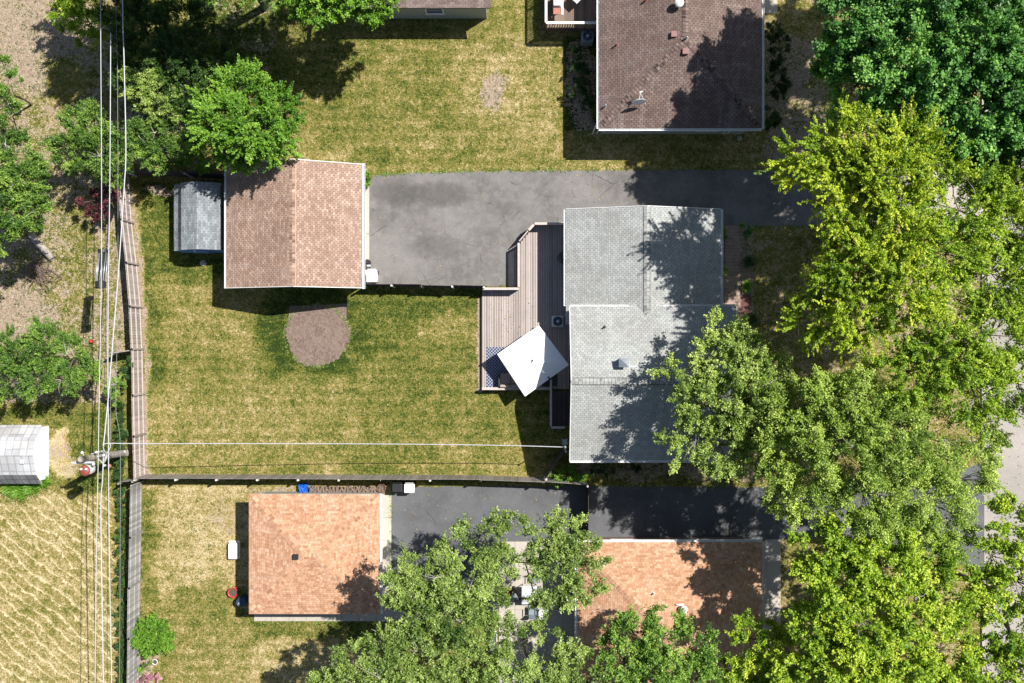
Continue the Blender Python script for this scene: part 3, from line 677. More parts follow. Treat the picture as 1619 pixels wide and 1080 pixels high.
# 3. small shed with grey shingles and blue walls
def pr(lst): return [(P(px, 0, z).x, z) for px, z in lst]
prof = pr([(275, 1.35), (281.5, 1.52), (286.5, 2.02), (311, 2.42), (348, 2.0), (352.5, 1.55)])
y0 = P(0, 394.5, 2.2).y; y1 = P(0, 288, 2.2).y
sh = thing('shed', 'small shed with grey shingle roof and blue end wall beside the brown garage', 'shed', (P(312, 0).x, y0, 0))
mb = MB(); gable_walls(mb, prof, .05, y0 - .03, y1, 'y', .05); mb.build('wall', 'blue_siding', sh)
fc = profile_faces(prof, y0, y1, 'y')
roof_mesh('roof', [fc[0], fc[2], fc[3]], 'shingle_shed', sh, .05, 'blue_siding'); roof_mesh('lower_roof', [fc[1]], 'shingle_slate', sh, .05, 'blue_siding'); roof_mesh('lower_roof', [fc[4]], 'shingle_slate', sh, .05, 'blue_siding')
xr_ = P(316, 0, 1).x
door(sh, (xr_, y0 + .02, .85), (1, 0, 0), (0, -1, 0), 1.2, 1.6, 'blue_siding')
mb = MB(); mb.box(xr_ - .06, xr_ + .02, y0 - .10, y0 + .019, 1.75, 1.86); mb.build('wall_lamp', 'white', sh)

# 4. white shed at the west edge
prof = [(P(0, py, z).y, z) for py, z in ((765, 1.15), (751, 1.8), (720, 2.2), (691, 1.85), (672, 1.2))]
x0 = P(-60, 0, 1.8).x; x1 = P(51.5, 0, 2.2).x
ws = thing('shed', 'white walled shed with pale grey barn roof at the left edge', 'shed', (x1 - 2, P(0, 718).y, 0))
mb = MB(); gable_walls(mb, prof, .17, x0, x1, 'x', .05); mb.build('wall', 'bright_white', ws)
fc = profile_faces(prof, x0, x1, 'x')
roof_mesh('roof', fc[1:], 'shingle_white', ws, .05); roof_mesh('lower_roof', [fc[0]], 'shingle_slate', ws, .05)
xe = x1 - .17
for k, py in enumerate((704, 733)):
    door(ws, (xe, P(0, py).y, .85), (0, 1, 0), (1, 0, 0), .95, 1.5, 'bright_white')
p = P(35, 730, 2.1); mb = MB(); zz = float(np.interp(p.y, [q[0] for q in prof], [q[1] for q in prof])); mb.box(p.x - .13, p.x + .13, p.y - .13, p.y + .13, zz - .05, zz + .10); mb.build('roof_vent', 'light_casing', ws, bevel=.03)

# hip roofs
def hip(parent, x0, x1, y0, y1, he, pitch, mat, axis, trims=(1, 1, 1, 1), ov=.45, wallmat='brick', capw=.17, capmat=None, t=.14):
    w = min(x1 - x0, y1 - y0) / 2; rz = he + pitch * w
    if axis == 'x': r0 = Vector((x0 + w, (y0 + y1) / 2, rz)); r1 = Vector((x1 - w, (y0 + y1) / 2, rz))
    else: r0 = Vector(((x0 + x1) / 2, y0 + w, rz)); r1 = Vector(((x0 + x1) / 2, y1 - w, rz))
    sw, se, ne, nw = [Vector((x, y, he)) for x, y in ((x0, y0), (x1, y0), (x1, y1), (x0, y1))]
    if axis == 'x': fs = [[sw, se, r1, r0], [ne, nw, r0, r1], [se, ne, r1], [nw, sw, r0]]; hips = ((sw, r0), (nw, r0), (se, r1), (ne, r1))
    else: fs = [[sw, se, r0], [ne, nw, r1], [se, ne, r1, r0], [nw, sw, r0, r1]]; hips = ((sw, r0), (se, r0), (nw, r1), (ne, r1))
    roof_mesh('roof', fs, mat, parent, t)
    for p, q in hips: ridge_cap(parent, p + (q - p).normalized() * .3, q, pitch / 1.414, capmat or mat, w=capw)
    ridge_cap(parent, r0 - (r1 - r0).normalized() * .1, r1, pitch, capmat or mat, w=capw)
    mb = MB(); mb.box(x0 + ov, x1 - ov, y0 + ov, y1 - ov, -.05, he - t + pitch * ov); mb.build('wall', wallmat, parent)
    mb = MB(); mb.box(x0 + .02, x1 - .02, y0 + .02, y1 - .02, he - t - .02, he - t - .004); mb.build('soffit', 'white', parent)
    if trims[0]: gutter(parent, (x0, y0), (x0, y1), (-1, 0), he - .07)
    if trims[1]: gutter(parent, (x1, y0), (x1, y1), (1, 0), he - .07)
    if trims[2]: gutter(parent, (x0, y0), (x1, y0), (0, -1), he - .07)
    if trims[3]: gutter(parent, (x0, y1), (x1, y1), (0, 1), he - .07)
    return lambda x, y: he + pitch * min(x - x0, x1 - x, y - y0, y1 - y)

# 5. maroon-brown hip roof house at the top
he = 3.0; a = P(947, 203, he); b = P(1205, -330, he)
th = thing('house', 'house with dark brown hip roof and satellite dish at the top of the view', 'house', ((a.x + b.x) / 2, a.y, 0))
zf = hip(th, a.x, b.x, a.y, b.y, he, .33, 'shingle_maroon', 'y', wallmat='siding', ov=.36)
def roofpt(px, py, zf, h0):
    z = h0
    for _ in range(4): p = P(px, py, z); z = zf(p.x, p.y)
    return Vector((p.x, p.y, z))
for px, py in ((1065, 55), (1083, 82)):
    p = roofpt(px, py, zf, 4); mb = MB(); mb.box(p.x - .16, p.x + .16, p.y - .16, p.y + .16, p.z - .06, p.z + .16); mb.build('roof_vent', 'vent_red', th, bevel=.01)
for px, py, m in ((974, 72, 'rust'), (1085, 61, 'metal'), (957, 168, 'metal'), (1020, 2, 'rust')):
    p = roofpt(px, py, zf, 4); mb = MB(); mb.cyl(p, .11, p.z - .05, p.z + .03, 12, .07); mb.cyl(p, .05, p.z, p.z + .32, 10); mb.build('vent_pipe', m, th, True)
p = roofpt(1072, 8, zf, 4.4); mb = MB(); mb.cyl(p, .16, p.z - .05, p.z + .35, 14); mb.lathe(p, [(.26, .38), (.22, .46), (.0, .52)], 16); mb.build('flue_pipe', 'white', th, True)
# dish
p = roofpt(1003, 160, zf, 3.5); dt = th
mb = MB(); mb.tube([p, p + Vector((0, 0, .45)), p + Vector((.1, -.02, .6))], .03, 8); mb.tube([p + Vector((.0, .25, .0)), p + Vector((0, 0, .4))], .015, 6); mb.tube([p + Vector((-.2, .05, .0)), p + Vector((0, 0, .4))], .015, 6)
dish = mb.build('satellite_dish', 'metal', th)
mb = MB(); mb.lathe((0, 0, 0), [(0.001, 0), (.15, .012), (.28, .045), (.40, .10), (.405, .085), (.28, .028), (.15, -.006), (.001, -.02)], 24)
q = Vector((.12, -1, .12)).normalized().to_track_quat('Z', 'Y'); c = p + Vector((.16, -.12, .62)); mb.v = [tuple(q @ Vector(v) + c) for v in mb.v]; mb.build('reflector', 'white', dish, True)
mb = MB(); mb.tube([c, c + Vector((.06, .34, .28))], .018, 6); mb.tube([c + Vector((.06, .34, .28)), c + Vector((.45, -.18, -.3))], .012, 6); mb.bar(c + Vector((.0, .36, .30)), c + Vector((.16, .42, .30)), .07, .07); mb.build('feed_arm', 'white', dish)
for px in (952, 1170):
    for k in (0, 7):
        q0 = P(px + k, 204, he - .15); mb = MB(); mb.tube([q0, q0 + Vector((.0, .0, -.2)), (q0.x - .3 if px < 1000 else q0.x - .35, a.y + .34, he - .75), (q0.x - .3 if px < 1000 else q0.x - .35, a.y + .34, .2)], .035, 6); mb.build('downspout', 'white', th)
for py in (30, 150): window(th, (b.x - .36, P(0, py, 1.5).y, 1.7), (0, 1, 0), (1, 0, 0), 1.3)
for px in (1000, 1120): window(th, (P(px, 0, 1.5).x, a.y + .36, 1.7), (1, 0, 0), (0, -1, 0), 1.2)
door(th, (a.x + .36, P(0, 20).y, 1.6), (0, 1, 0), (-1, 0, 0)); window(th, (a.x + .36, P(0, 120).y, 1.8), (0, 1, 0), (-1, 0, 0), 1.1)

# 6. dusty brown roof building cut by the top edge
he = 2.6; a = P(540, 12.5, he); b = P(776, -230, he)
tg = thing('garage', 'dusty brown roofed garage cut off by the top edge of the view', 'garage', ((a.x + b.x) / 2, a.y, 0))
ym = (a.y + b.y) / 2; prof = [(a.y, he), (ym, he + 1.4), (b.y, he)]
mb = MB(); gable_walls(mb, prof, .3, a.x, b.x, 'x', .12); mb.build('wall', 'siding', tg)
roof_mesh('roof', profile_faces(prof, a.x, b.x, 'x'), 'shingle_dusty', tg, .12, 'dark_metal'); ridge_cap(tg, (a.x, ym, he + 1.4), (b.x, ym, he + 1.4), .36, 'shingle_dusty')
window(tg, (P(690, 0).x, a.y + .3, 1.4), (1, 0, 0), (0, -1, 0), 1.0, .8); door(tg, (b.x - .3, P(0, -60).y, 1.0), (0, 1, 0), (1, 0, 0))

# 7. orange shingle garage
he = 2.7; a = P(393.5, 971, he); b = P(601, 781, he)
og = thing('garage', 'garage with square orange shingle hip roof beside the woodpile', 'garage', ((a.x + b.x) / 2, a.y, 0))
zf = hip(og, a.x, b.x, a.y, b.y, he, .21, 'shingle_orange', 'x', (0, 1, 0, 0), wallmat='siding', ov=.3, t=.1, capw=.2)
p = roofpt(468, 880, zf, 3.6); mb = MB(); mb.box(p.x - .15, p.x + .15, p.y - .15, p.y + .15, p.z - .06, p.z + .14); mb.build('roof_vent', 'black_plastic', og, bevel=.01)
mb = MB(); y0 = P(0, 945).y; y1 = P(0, 805).y
for k in range(4): mb.box(b.x - .3, b.x - .26, y0, y1, .05 + k * .54, .05 + k * .54 + .52)
mb.build('garage_door', 'white', og)
window(og, (P(430, 0).x, a.y + .3, 1.4), (1, 0, 0), (0, -1, 0), .9, .8); window(og, (a.x + .3, P(0, 860).y, 1.4), (0, 1, 0), (-1, 0, 0), .9, .8); door(og, (P(570, 0).x, a.y + .3, 1.05), (1, 0, 0), (0, -1, 0))

# 8. orange shingle house
he = 3.0; a = P(912.5, 1330, he); b = P(1205.5, 857, he)
oh = thing('house', 'house with orange shingle hip roof along the dark driveway', 'house', ((a.x + b.x) / 2, b.y, 0))
zf = hip(oh, a.x, b.x, a.y, b.y, he, .31, 'shingle_orange', 'y', (1, 1, 0, 1), wallmat='brick', ov=.36, capw=.2)
p = roofpt(1080, 962, zf, 4.3); mb = MB(); mb.cyl(p, .17, p.z - .08, p.z + .28, 16); mb.lathe(p, [(.22, .28), (.20, .36), (.0, .42)], 16); mb.box(p.x - .42, p.x + .05, p.y + .16, p.y + .26, p.z - .05, p.z + .03); mb.build('flue_pipe', 'white', oh, True)
for px, py in ((1033, 938), (948, 935)):
    p = roofpt(px, py, zf, 4.); mb = MB(); mb.cyl(p, .1, p.z - .05, p.z + .03, 12, .06); mb.cyl(p, .04, p.z, p.z + .25, 10); mb.build('vent_pipe', 'light_casing', oh, True)
for px in (980, 1100): window(oh, (P(px, 0).x, b.y - .36, 1.6), (1, 0, 0), (0, 1, 0), 1.2)
for py in (900, 1010): window(oh, (b.x - .36, P(0, py).y, 1.6), (0, 1, 0), (1, 0, 0), 1.3)
window(oh, (a.x + .36, P(0, 920).y, 1.6), (0, 1, 0), (-1, 0, 0), 1.0); door(oh, (a.x + .36, P(0, 1000).y, 1.05), (0, 1, 0), (-1, 0, 0))
mb = MB(); p = P(902, 1020); mb.box(p.x - .35, a.x + .34, p.y - .6, p.y + .6, 0.03, .22); mb.build('step', 'concrete', oh)

# ------------------------------------------------------------------ the deck
DZ = .27
dpoly = [(762, 615), (762, 458), (820, 456), (820, 387), (846, 356), (893, 356), (893, 615)]
dk = thing('deck', 'weathered wooden deck with railings against the grey-roofed house', 'deck', P(825, 500))
W = [P(x, y, DZ) for x, y in dpoly]
def yspan(x):
    ys = []
    for i in range(len(W)):
        p, q = W[i], W[(i + 1) % len(W)]
        if (p.x - x) * (q.x - x) < 0: ys.append(p.y + (q.y - p.y) * (x - p.x) / (q.x - p.x))
    return (min(ys), max(ys)) if len(ys) >= 2 else None
xW = W[0].x; xE = NX0 + o_ - .02; W[5].x = xE + .3; W[6].x = xE + .3
mb = MB(); rnd = random.Random(3); x = xW + .008
while x < xE - .05:
    s = yspan(x + .065); s2 = yspan(x + .01) or s
    if s:
        y0, y1 = s; cut = rnd.uniform(y0 + 1, y1 - 1)
        for (ya, yb) in ((y0, cut - .004), (cut + .004, y1)):
            mb.box(x, min(x + .126, xE), ya, yb, DZ - .035 + rnd.uniform(-.002, .002), DZ + rnd.uniform(-.002, .003))
    x += .145
mb.build('decking', 'deck', dk)
mb = MB()
for i in range(len(W) - 1):
    p, q = Vector(W[i]), Vector(W[i + 1]);
    if i == 5: continue
    p.z = q.z = DZ - .15; mb.bar(p, q, .05, .22)
for px_, py_ in ((765, 612), (765, 540), (765, 470), (818, 470), (850, 612), (822, 400), (860, 540), (860, 450)):
    c = P(px_, py_); mb.box(c.x - .07, c.x + .07, c.y - .07, c.y + .07, 0, DZ - .06)
mb.build('frame', 'deck_side', dk)

def railing(parent, a, b, h=.92, step=.10, cap='rail', capw=.14, bal='baluster', z=None):
    z = DZ if z is None else z
    a = Vector((a.x, a.y, z)); b = Vector((b.x, b.y, z)); d = (b - a); L = d.length; d.normalize(); u = Vector((0, 0, 1))
    mb = MB(); mb.bar(a + u * h, b + u * h, capw, .035); r_ = mb.build('railing', cap, parent)
    mb = MB(); mb.bar(a + u * (h - .06), b + u * (h - .06), .04, .085); mb.bar(a + u * .1, b + u * .1, .04, .085)
    n = int(L / step)
    for i in range(n):
        p = a + d * (L * (i + .5) / n); mb.bar(p + u * .06, p + u * (h - .03), .055, .05, up=tuple(d))
    mb.build('baluster_row', bal, r_)
    for k in range(max(2, int(L / 1.9) + 1)):
        p = a + d * min(max(L * k / max(1, int(L / 1.9)), .05), L - .05)
        mp = MB(); mp.bar(p - u * .3, p + u * (h - .018), .09, .09, up=tuple(d)); mp.build('post', bal, r_)
RZ = DZ + .92
def PR(x, y): return P(x, y, RZ)
railing(dk, PR(845.5, 353.5), PR(893.5, 353.5)); railing(dk, PR(844, 355), PR(836, 364), step=.2)
railing(dk, PR(820, 384), PR(820, 454), capw=.12); railing(dk, PR(763, 456.5), PR(820, 456.5))
railing(dk, P(762, 614.5, .77), P(870, 614.5, .77), capw=.16, h=.5)
railing(dk, PR(871, 600), PR(871, 675), z=DZ, capw=.13)
railing(dk, PR(871, 676), PR(893, 676), z=DZ, capw=.13)
# gate of the deck, standing open at the angled corner
mb = MB(); g0 = PR(821, 381); g1 = PR(838, 361); g0.z = g1.z = DZ + .85; mb.bar(g0, g1, .06, .04); gt = mb.build('gate', 'rail', dk)
mb = MB(); u = Vector((0, 0, 1)); d = (g1 - g0)
for k in range(8): p = g0 + d * ((k + .5) / 8); mb.bar(p - u * .78, p - u * .02, .035, .035, up=tuple(d.normalized()))
mb.bar(g0 - u * .75, g1 - u * .75, .04, .08); mb.build('baluster_row', 'baluster', gt)
# lower landing and steps by the wall
mb = MB(); a = P(872, 674, .3); b = P(897, 618, .3); y = a.y
while y < b.y - .3: mb.box(a.x, xE - .03, y, y + .130, .07, .10); y += .145
for k in range(2): mb.box(a.x, xE - .03, b.y - .28 * (k) - .30, b.y - .28 * k - .03, .10 + .06 * (2 - k) - .03, .10 + .06 * (2 - k))
mb.build('landing', 'deck_side', dk)

# patterned rug, sofa, umbrella, fan unit
a = P(769, 612, DZ); b = P(832, 549, DZ); mb = MB(); mb.box(a.x, b.x, a.y, b.y, DZ + .004, DZ + .016); tag(mb.build('rug', 'rug'), 'navy and white patterned rug under the square parasol', 'rug')
so = thing('sofa', 'taupe outdoor sofa half hidden under the white parasol', 'sofa', P(808, 600, DZ))
a = P(789, 613, DZ + .4); b = P(842, 590, DZ + .4)
def sbox(parent, x0, x1, y0, y1, z0, z1, m, n, bev=.03): mb = MB(); mb.box(x0, x1, y0, y1, z0, z1); return mb.build(n, m, parent, bevel=bev)
sbox(so, a.x, b.x, a.y, b.y, DZ + .06, DZ + .25, 'dark_metal', 'base', .01)
nm_ = 3; wd = (b.x - a.x - .1) / nm_
for k in range(nm_):
    x0 = a.x + .05 + k * wd; sbox(so, x0 + .01, x0 + wd - .01, a.y + .2, b.y - .02, DZ + .255, DZ + .42, 'taupe', 'seat', .04)
    sbox(so, x0 + .01, x0 + wd - .01, a.y + .03, a.y + .19, DZ + .26, DZ + .72, 'taupe', 'backrest', .04)
sbox(so, a.x - .03, a.x + .045, a.y, b.y, DZ + .05, DZ + .6, 'dark_metal', 'armrest', .01); sbox(so, b.x - .045, b.x + .03, a.y, b.y, DZ + .05, DZ + .6, 'dark_metal', 'armrest', .01)
# parasol
UZ = 2.0; um = thing('patio_umbrella', 'large white square cantilever parasol over the deck', 'umbrella', P(868, 600, DZ))
C4 = [P(852, 514.5, UZ), P(899.5, 577, UZ), P(830, 627, UZ), P(786, 560, UZ)]; top = sum(C4, Vector()) / 4; top.z = UZ + .50
mb = MB(); N = 8; vs = []; fs = []
for i in range(4):
    p, q = C4[i], C4[(i + 1) % 4]; base = len(mb.v); rows = []
    for j in range(N + 1):
        t = j / N; row = []
        for k in range(N + 1):
            s = k / N; e = p.lerp(q, s); v = top.lerp(e, t); v.z -= .10 * math.sin(math.pi * s) * t * t + .05 * math.sin(math.pi * t); row.append(v)
        rows.append(row)
    for j in range(N):
        for k in range(N): mb.face([rows[j][k], rows[j + 1][k], rows[j + 1][k + 1], rows[j][k + 1]])
    for k in range(N):
        e0, e1 = rows[N][k], rows[N][k + 1]; dz = Vector((0, 0, .08)); mb.face([e0, e0 - dz, e1 - dz, e1])
cn = mb.build('canopy', 'canvas', um)
for p, q in zip(C4, C4[1:] + C4[:1]):
    mb = MB(); mb.tube([top.lerp(p, j / 8) + Vector((0, 0, .05 * math.sin(math.pi * j / 8) + .004)) for j in range(9)], .008, 5); mb.build('seam', 'bright_white', um)
    e = p.lerp(q, .5); mb = MB(); mb.tube([top.lerp(e, j / 8) + Vector((0, 0, .05 * math.sin(math.pi * j / 8) - .10 * (j / 8) ** 2 + .002)) for j in range(9)], .006, 5); mb.build('seam', 'bright_white', um)
mb = MB(); mb.lathe(top + Vector((0, 0, -.02)), [(.001, .09), (.05, .07), (.06, 0)], 12); mb.build('finial', 'dark_metal', um)
mb = MB()
for p in C4: mb.bar(top - Vector((0, 0, .09)), p - Vector((0, 0, .05)), .025, .025)
mb.build('rib', 'dark_metal', um)
pb = P(862, 593, UZ)
mb = MB(); mb.tube([(pb.x + .35, pb.y - .3, DZ + .06), (pb.x + .30, pb.y - .25, 1.9), (pb.x + .15, pb.y - .1, UZ + .55)], .045, 10); mb.build('pole', 'dark_metal', um, True)
mb = MB(); mb.tube([(pb.x + .2, pb.y - .15, UZ + .50), (top.x, top.y, UZ + .62)], .014, 8); mb.build('arm', 'light_casing', um, True)
mb = MB(); mb.box(pb.x - .1, pb.x + .8, pb.y - .7, pb.y + .1, DZ + .005, DZ + .07); mb.build('base_plate', 'black_plastic', um, bevel=.02)
# condenser units
def condenser(name, label, px, py, s, z0, hh, mat, rot=0):
    c = P(px, py, z0 + hh); t = thing(name, label, 'air conditioner', (c.x, c.y, z0)); mb = MB(); x, y = c.x, c.y
    mb.box(x - s / 2, x + s / 2, y - s / 2, y + s / 2, z0, z0 + hh); mb.build('casing', mat, t, bevel=.07)
    mb = MB(); mb.lathe((x, y, z0 + hh), [(s * .40, .004), (s * .40, .03), (s * .36, .03), (s * .35, -.0)], 28); mb.cyl((x, y), s * .36, z0 + hh + .002, z0 + hh + .006, 28); f = mb.build('fan_grille', 'blue_dark', t, True)
    mb = MB(); mb.cyl((x, y), s * .12, z0 + hh + .008, z0 + hh + .05, 14); mb.build('motor_cap', 'metal', f)
    mb = MB()
    for k in range(9): mb.lathe((x, y, z0 + hh + .028), [(s * .05 * k * .8 + .008, -.004), (s * .05 * k * .8 + .012, .004)], 24)
    for k in range(6): an = k * math.pi / 3; mb.bar((x, y, z0 + hh + .03), (x + s * .37 * math.cos(an), y + s * .37 * math.sin(an), z0 + hh + .03), .01, .008)
    mb.build('guard_wires', 'metal', f)
    return t
condenser('air_conditioner', 'grey fan unit on the deck beside the grey-roofed house wall', 882, 508, .68, DZ, .75, 'light_casing')
condenser('air_conditioner', 'pale grey fan unit on the ground beside the dark brown roofed house', 929, 57, .70, .02, .85, 'grey_plastic')
c = P(891, 408, .75); gr = thing('kettle_grill', 'round black grill on the deck half under the eave', 'grill', (c.x, c.y, DZ))
mb = MB(); mb.lathe((c.x, c.y, DZ), [(.05, .35), (.25, .42), (.35, .55), (.37, .66), (.34, .76), (.22, .88), (.06, .93), (.001, .94)], 28); bw = mb.build('bowl', 'black_plastic', gr, True)
mb = MB(); mb.tube([(c.x - .06, c.y, DZ + .94), (c.x - .05, c.y, DZ + .99), (c.x + .05, c.y, DZ + .99), (c.x + .06, c.y, DZ + .94)], .012, 6); mb.build('handle', 'metal', bw)
for k in range(3):
    an = k * 2.094; mb = MB(); mb.tube([(c.x + .2 * math.cos(an), c.y + .2 * math.sin(an), DZ + .45), (c.x + .32 * math.cos(an), c.y + .32 * math.sin(an), DZ)], .014, 6); mb.build('leg', 'metal', gr)

# neighbour's deck at the top
d2 = thing('deck', 'brown wooden deck with white rails beside the dark brown roofed house', 'deck', P(905, 0)); z2 = 1.0
a = P(863, 44, z2); b = P(948, -120, z2); xe2 = th.location.x - (P(1205, 0, 3).x - P(947, 0, 3).x) / 2 + .34
mb = MB(); x = a.x
while x < xe2 - .15: mb.box(x, x + .136, a.y, b.y, z2 - .03, z2); x += .145
mb.build('decking', 'old_deck', d2)
mb = MB(); mb.box(a.x - .06, xe2, a.y - .09, a.y - .01, z2 - .25, z2 - .01); mb.box(a.x - .10, a.x - .01, a.y, b.y, z2 - .25, z2 - .01)
for k in range(3): mb.box(a.x, a.x + .1, a.y + k * 2, a.y + k * 2 + .1, 0, z2 - .04)
mb.build('frame', 'deck_side', d2)
railing(d2, Vector((a.x - .02, a.y - .02, 0)), Vector((xe2, a.y - .02, 0)), cap='white', bal='old_deck', z=z2, step=.15); railing(d2, Vector((a.x - .02, a.y, 0)), Vector((a.x - .02, b.y, 0)), cap='white', bal='old_deck', z=z2, step=.15)
c = P(882, 2, z2 + .9); g2 = thing('gas_grill', 'white lidded gas grill on the brown deck', 'grill', (c.x, c.y, z2))
sbox(g2, c.x - .26, c.x + .26, c.y - .3, c.y + .5, z2 + .12, z2 + .8, 'light_casing', 'cabinet'); sbox(g2, c.x - .27, c.x + .2, c.y - .29, c.y + .5, z2 + .81, z2 + 1.02, 'white_plastic', 'lid', .07)
sbox(g2, c.x - .26, c.x + .18, c.y - .72, c.y - .33, z2 + .76, z2 + .8, 'copper', 'side_shelf', .01); sbox(g2, c.x + .21, c.x + .32, c.y - .75, c.y + .5, z2 + .78, z2 + .83, 'white_plastic', 'front_rail', .01)
for sx in (-.22, .2):
    for sy in (-.25, .45): mb = MB(); mb.cyl((c.x + sx, c.y + sy), .05, z2, z2 + .12, 10); mb.build('wheel', 'black_plastic', g2)
c = P(912, -6, z2 + .7); tb = thing('patio_table', 'pale grey square table on the brown deck', 'table', (c.x, c.y, z2))
mb = MB(); mb.prism([(c.x + .45 * math.cos(t), c.y + .45 * math.sin(t)) for t in (R(-90), R(0), R(90), R(180))], z2 + .68, z2 + .72); mb.build('tabletop', 'light_casing', tb)
for t in (-90, 0, 90, 180): mb = MB(); q = (c.x + .36 * math.cos(R(t)), c.y + .36 * math.sin(R(t))); mb.cyl(q, .02, z2, z2 + .68, 8); mb.build('leg', 'metal', tb)

# ------------------------------------------------------------------ fences
def fence(name, label, pts, h, side, mat, postmat='post', panel=2.5, rails=True, slat=.148, jag=.02, capmat=None, seed=1, fallen=()):
    """pts: ground polyline; side: +1 rails/posts stand on the left of the travel direction"""
    pts = [Vector((p.x, p.y, 0)) for p in pts]; root = thing(name, label, 'fence', pts[0]); rnd = random.Random(seed)
    for i in range(len(pts) - 1):
        a, b = pts[i], pts[i + 1]; L = (b - a).length; n = max(1, round(L / panel)); d = (b - a) / L; nrm = Vector((-d.y, d.x, 0)) * side
        for k in range(n):
            p = a + d * (L * k / n); q = a + d * (L * (k + 1) / n); lean = rnd.uniform(-.03, .03); dz = rnd.uniform(-jag, jag); mb = MB(); m = int((q - p).length / slat)
            for j in range(m):
                c = p + (q - p) * ((j + .5) / m) + nrm * rnd.uniform(-.004, .004); top_ = h + dz + rnd.uniform(-.012, .012)
                mb.bar(c + Vector((0, 0, .04)), c + Vector((0, 0, top_)) + nrm * lean, slat * .965, .02, up=tuple(nrm))
            pn = mb.build('panel', mat, root)
            if rails:
                mb = MB()
                for z in (.25, h * .5, h - .2): mb.bar(p + nrm * .035 + Vector((0, 0, z + dz)) + nrm * lean * z / h, q + nrm * .035 + Vector((0, 0, z + dz)) + nrm * lean * z / h, .045, .085)
                mb.build('rail', capmat or mat, pn)
            mb = MB(); mb.bar(p + nrm * .07, p + nrm * .07 + Vector((0, 0, h + .06)), .095, .095, up=tuple(nrm)); mb.build('post', postmat, root)
        mb = MB(); mb.bar(b + nrm * .07, b + nrm * .07 + Vector((0, 0, h + .06)), .095, .095, up=tuple(nrm)); mb.build('post', postmat, root)
    return root
FH = 1.75
def FT(*l, h=FH): return [P(x, y, h) for x, y in l]
fence('wooden_fence', 'weathered brown board fence along the far end of the main lawn', FT((184, 268), (190, 347), (198, 415), (204, 484), (207, 552), (208.5, 625), (210, 690), (211.5, 757)), FH, 1, 'fence', 'fence', rails=True, capmat='rail', seed=2)
fence('wooden_fence', 'bleached grey board fence behind the orange roofed garage yard', FT((206, 768), (204.5, 850), (203, 930), (202, 1010), (200, 1140)), FH, 1, 'fence_grey', 'fence_grey', capmat='fence_grey', seed=5)
fence('wooden_fence', 'long grey board fence between the main lawn and the neighbouring yard', FT((213, 757), (600, 757.5), (760, 758.5), (860, 762), (929, 767)), FH, -1, 'fence_tan', seed=7)
fence('wooden_fence', 'short grey board fence stub at the far fence corner by the utility pole', FT((187, 763), (209, 760)), FH, -1, 'fence_tan', 'fence_tan', panel=1.2)
fence('wooden_fence', 'dark board fence behind the small blue shed', FT((196, 268), (290, 271), (356, 275)), FH, -1, 'fence_dark', seed=9)
fence('wooden_fence', 'dark board fence closing the driveway between brown garage and deck', FT((573, 449), (665, 450), (765, 452.5), h=1.5), 1.5, -1, 'fence_dark', seed=11, panel=1.75)
fence('wooden_fence', 'dark gate fence crossing the dark neighbouring driveway', FT((930, 767), (930, 858), h=1.7), 1.7, -1, 'fence_dark', 'fence_dark', seed=13)
fence('wooden_fence', 'short dark diagonal fence from the house corner to the long fence', FT((893, 713), (862, 757)), FH, 1, 'fence_dark', seed=15)
fence('wooden_fence', 'short pale board fence under the cables beside the green tree', FT((168, 560), (207, 554)), 1.5, 1, 'fence_tan', 'fence_tan', seed=17)
fence('wooden_fence', 'pale low fence rail showing at the left edge behind the green tree', FT((-70, 563), (60, 562), h=1.4), 1.4, 1, 'post', 'fence_tan', seed=19)

# ------------------------------------------------------------------ pole and cables
pb = P(201, 716); pt = P(127.5, 726, 7.1)
up = thing('utility_pole', 'leaning weathered wooden utility pole with transformer beside the back fence', 'utility pole', pb)
mb = MB(); mb.tube([pb.lerp(pt, k / 8) for k in range(9)], [.21 - .006 * k for k in range(9)], 14); mb.build('pole', 'pole', up, True)
ax = (pt - pb).normalized()
def on(t, dx=0, dy=0, dz=0): return pb.lerp(pt, t) + Vector((dx, dy, dz))
mb = MB(); mb.bar(on(.90, -.75, -.22), on(.90, .45, -.20), .10, .12); mb.build('crossarm', 'light_casing', up)
c = on(.86, .0, -.62); mb = MB(); mb.lathe(c - Vector((0, 0, .45)), [(.001, 0), (.24, .02), (.26, .1), (.26, .8), (.0, .81)], 20); tf = mb.build('transformer', 'light_casing', up, True)
mb = MB(); mb.lathe(c + Vector((0, 0, .36)), [(.29, -.02), (.29, .03), (.2, .09), (.0, .12)], 20); mb.build('lid', 'rust', tf, True)
mb = MB()
for dx in (-.13, .13): mb.lathe(c + Vector((dx, .1, .44)), [(.03, 0), (.07, .04), (.03, .08), (.07, .12), (.03, .16), (.0, .22)], 10)
mb.build('bushing', 'white_plastic', tf, True)
mb = MB(); mb.bar(c + Vector((0, .2, 0)), on(.84), .08, .3); mb.build('bracket', 'metal', tf)
for (t, dx, dy) in ((.92, -.12, .32), (.80, .30, .30), (.74, .55, .12), (.70, .5, -.45), (.9, .42, -.3), (.62, .3, .1), (.12, .15, .1)):
    q = on(t, dx, dy, .05); mb = MB(); mb.lathe(q, [(.02, -.1), (.07, -.04), (.04, 0), (.09, .04), (.03, .1), (.0, .13)], 12); mb.build('insulator', 'white_plastic', up, True)
mb = MB()
for (t, dx, dy) in ((.92, -.12, .32), (.74, .55, .12), (.70, .5, -.45)): mb.tube([on(t), on(t, dx, dy)], .025, 6)
for k in range(3): mb.tube([on(.80, 0, .2), on(.72, .3 + .1 * k, .35, -.1), on(.62, .45, .1 * k, .1), on(.66, .3, -.5 + .1 * k, .1)], .018, 6)
mb.build('bracket', 'cable', up)
mb = MB(); mb.tube([on(.02, .0, .16), on(.5, 0, .17), on(.78, 0, .15)], .035, 6); mb.build('conduit', 'light_casing', up)
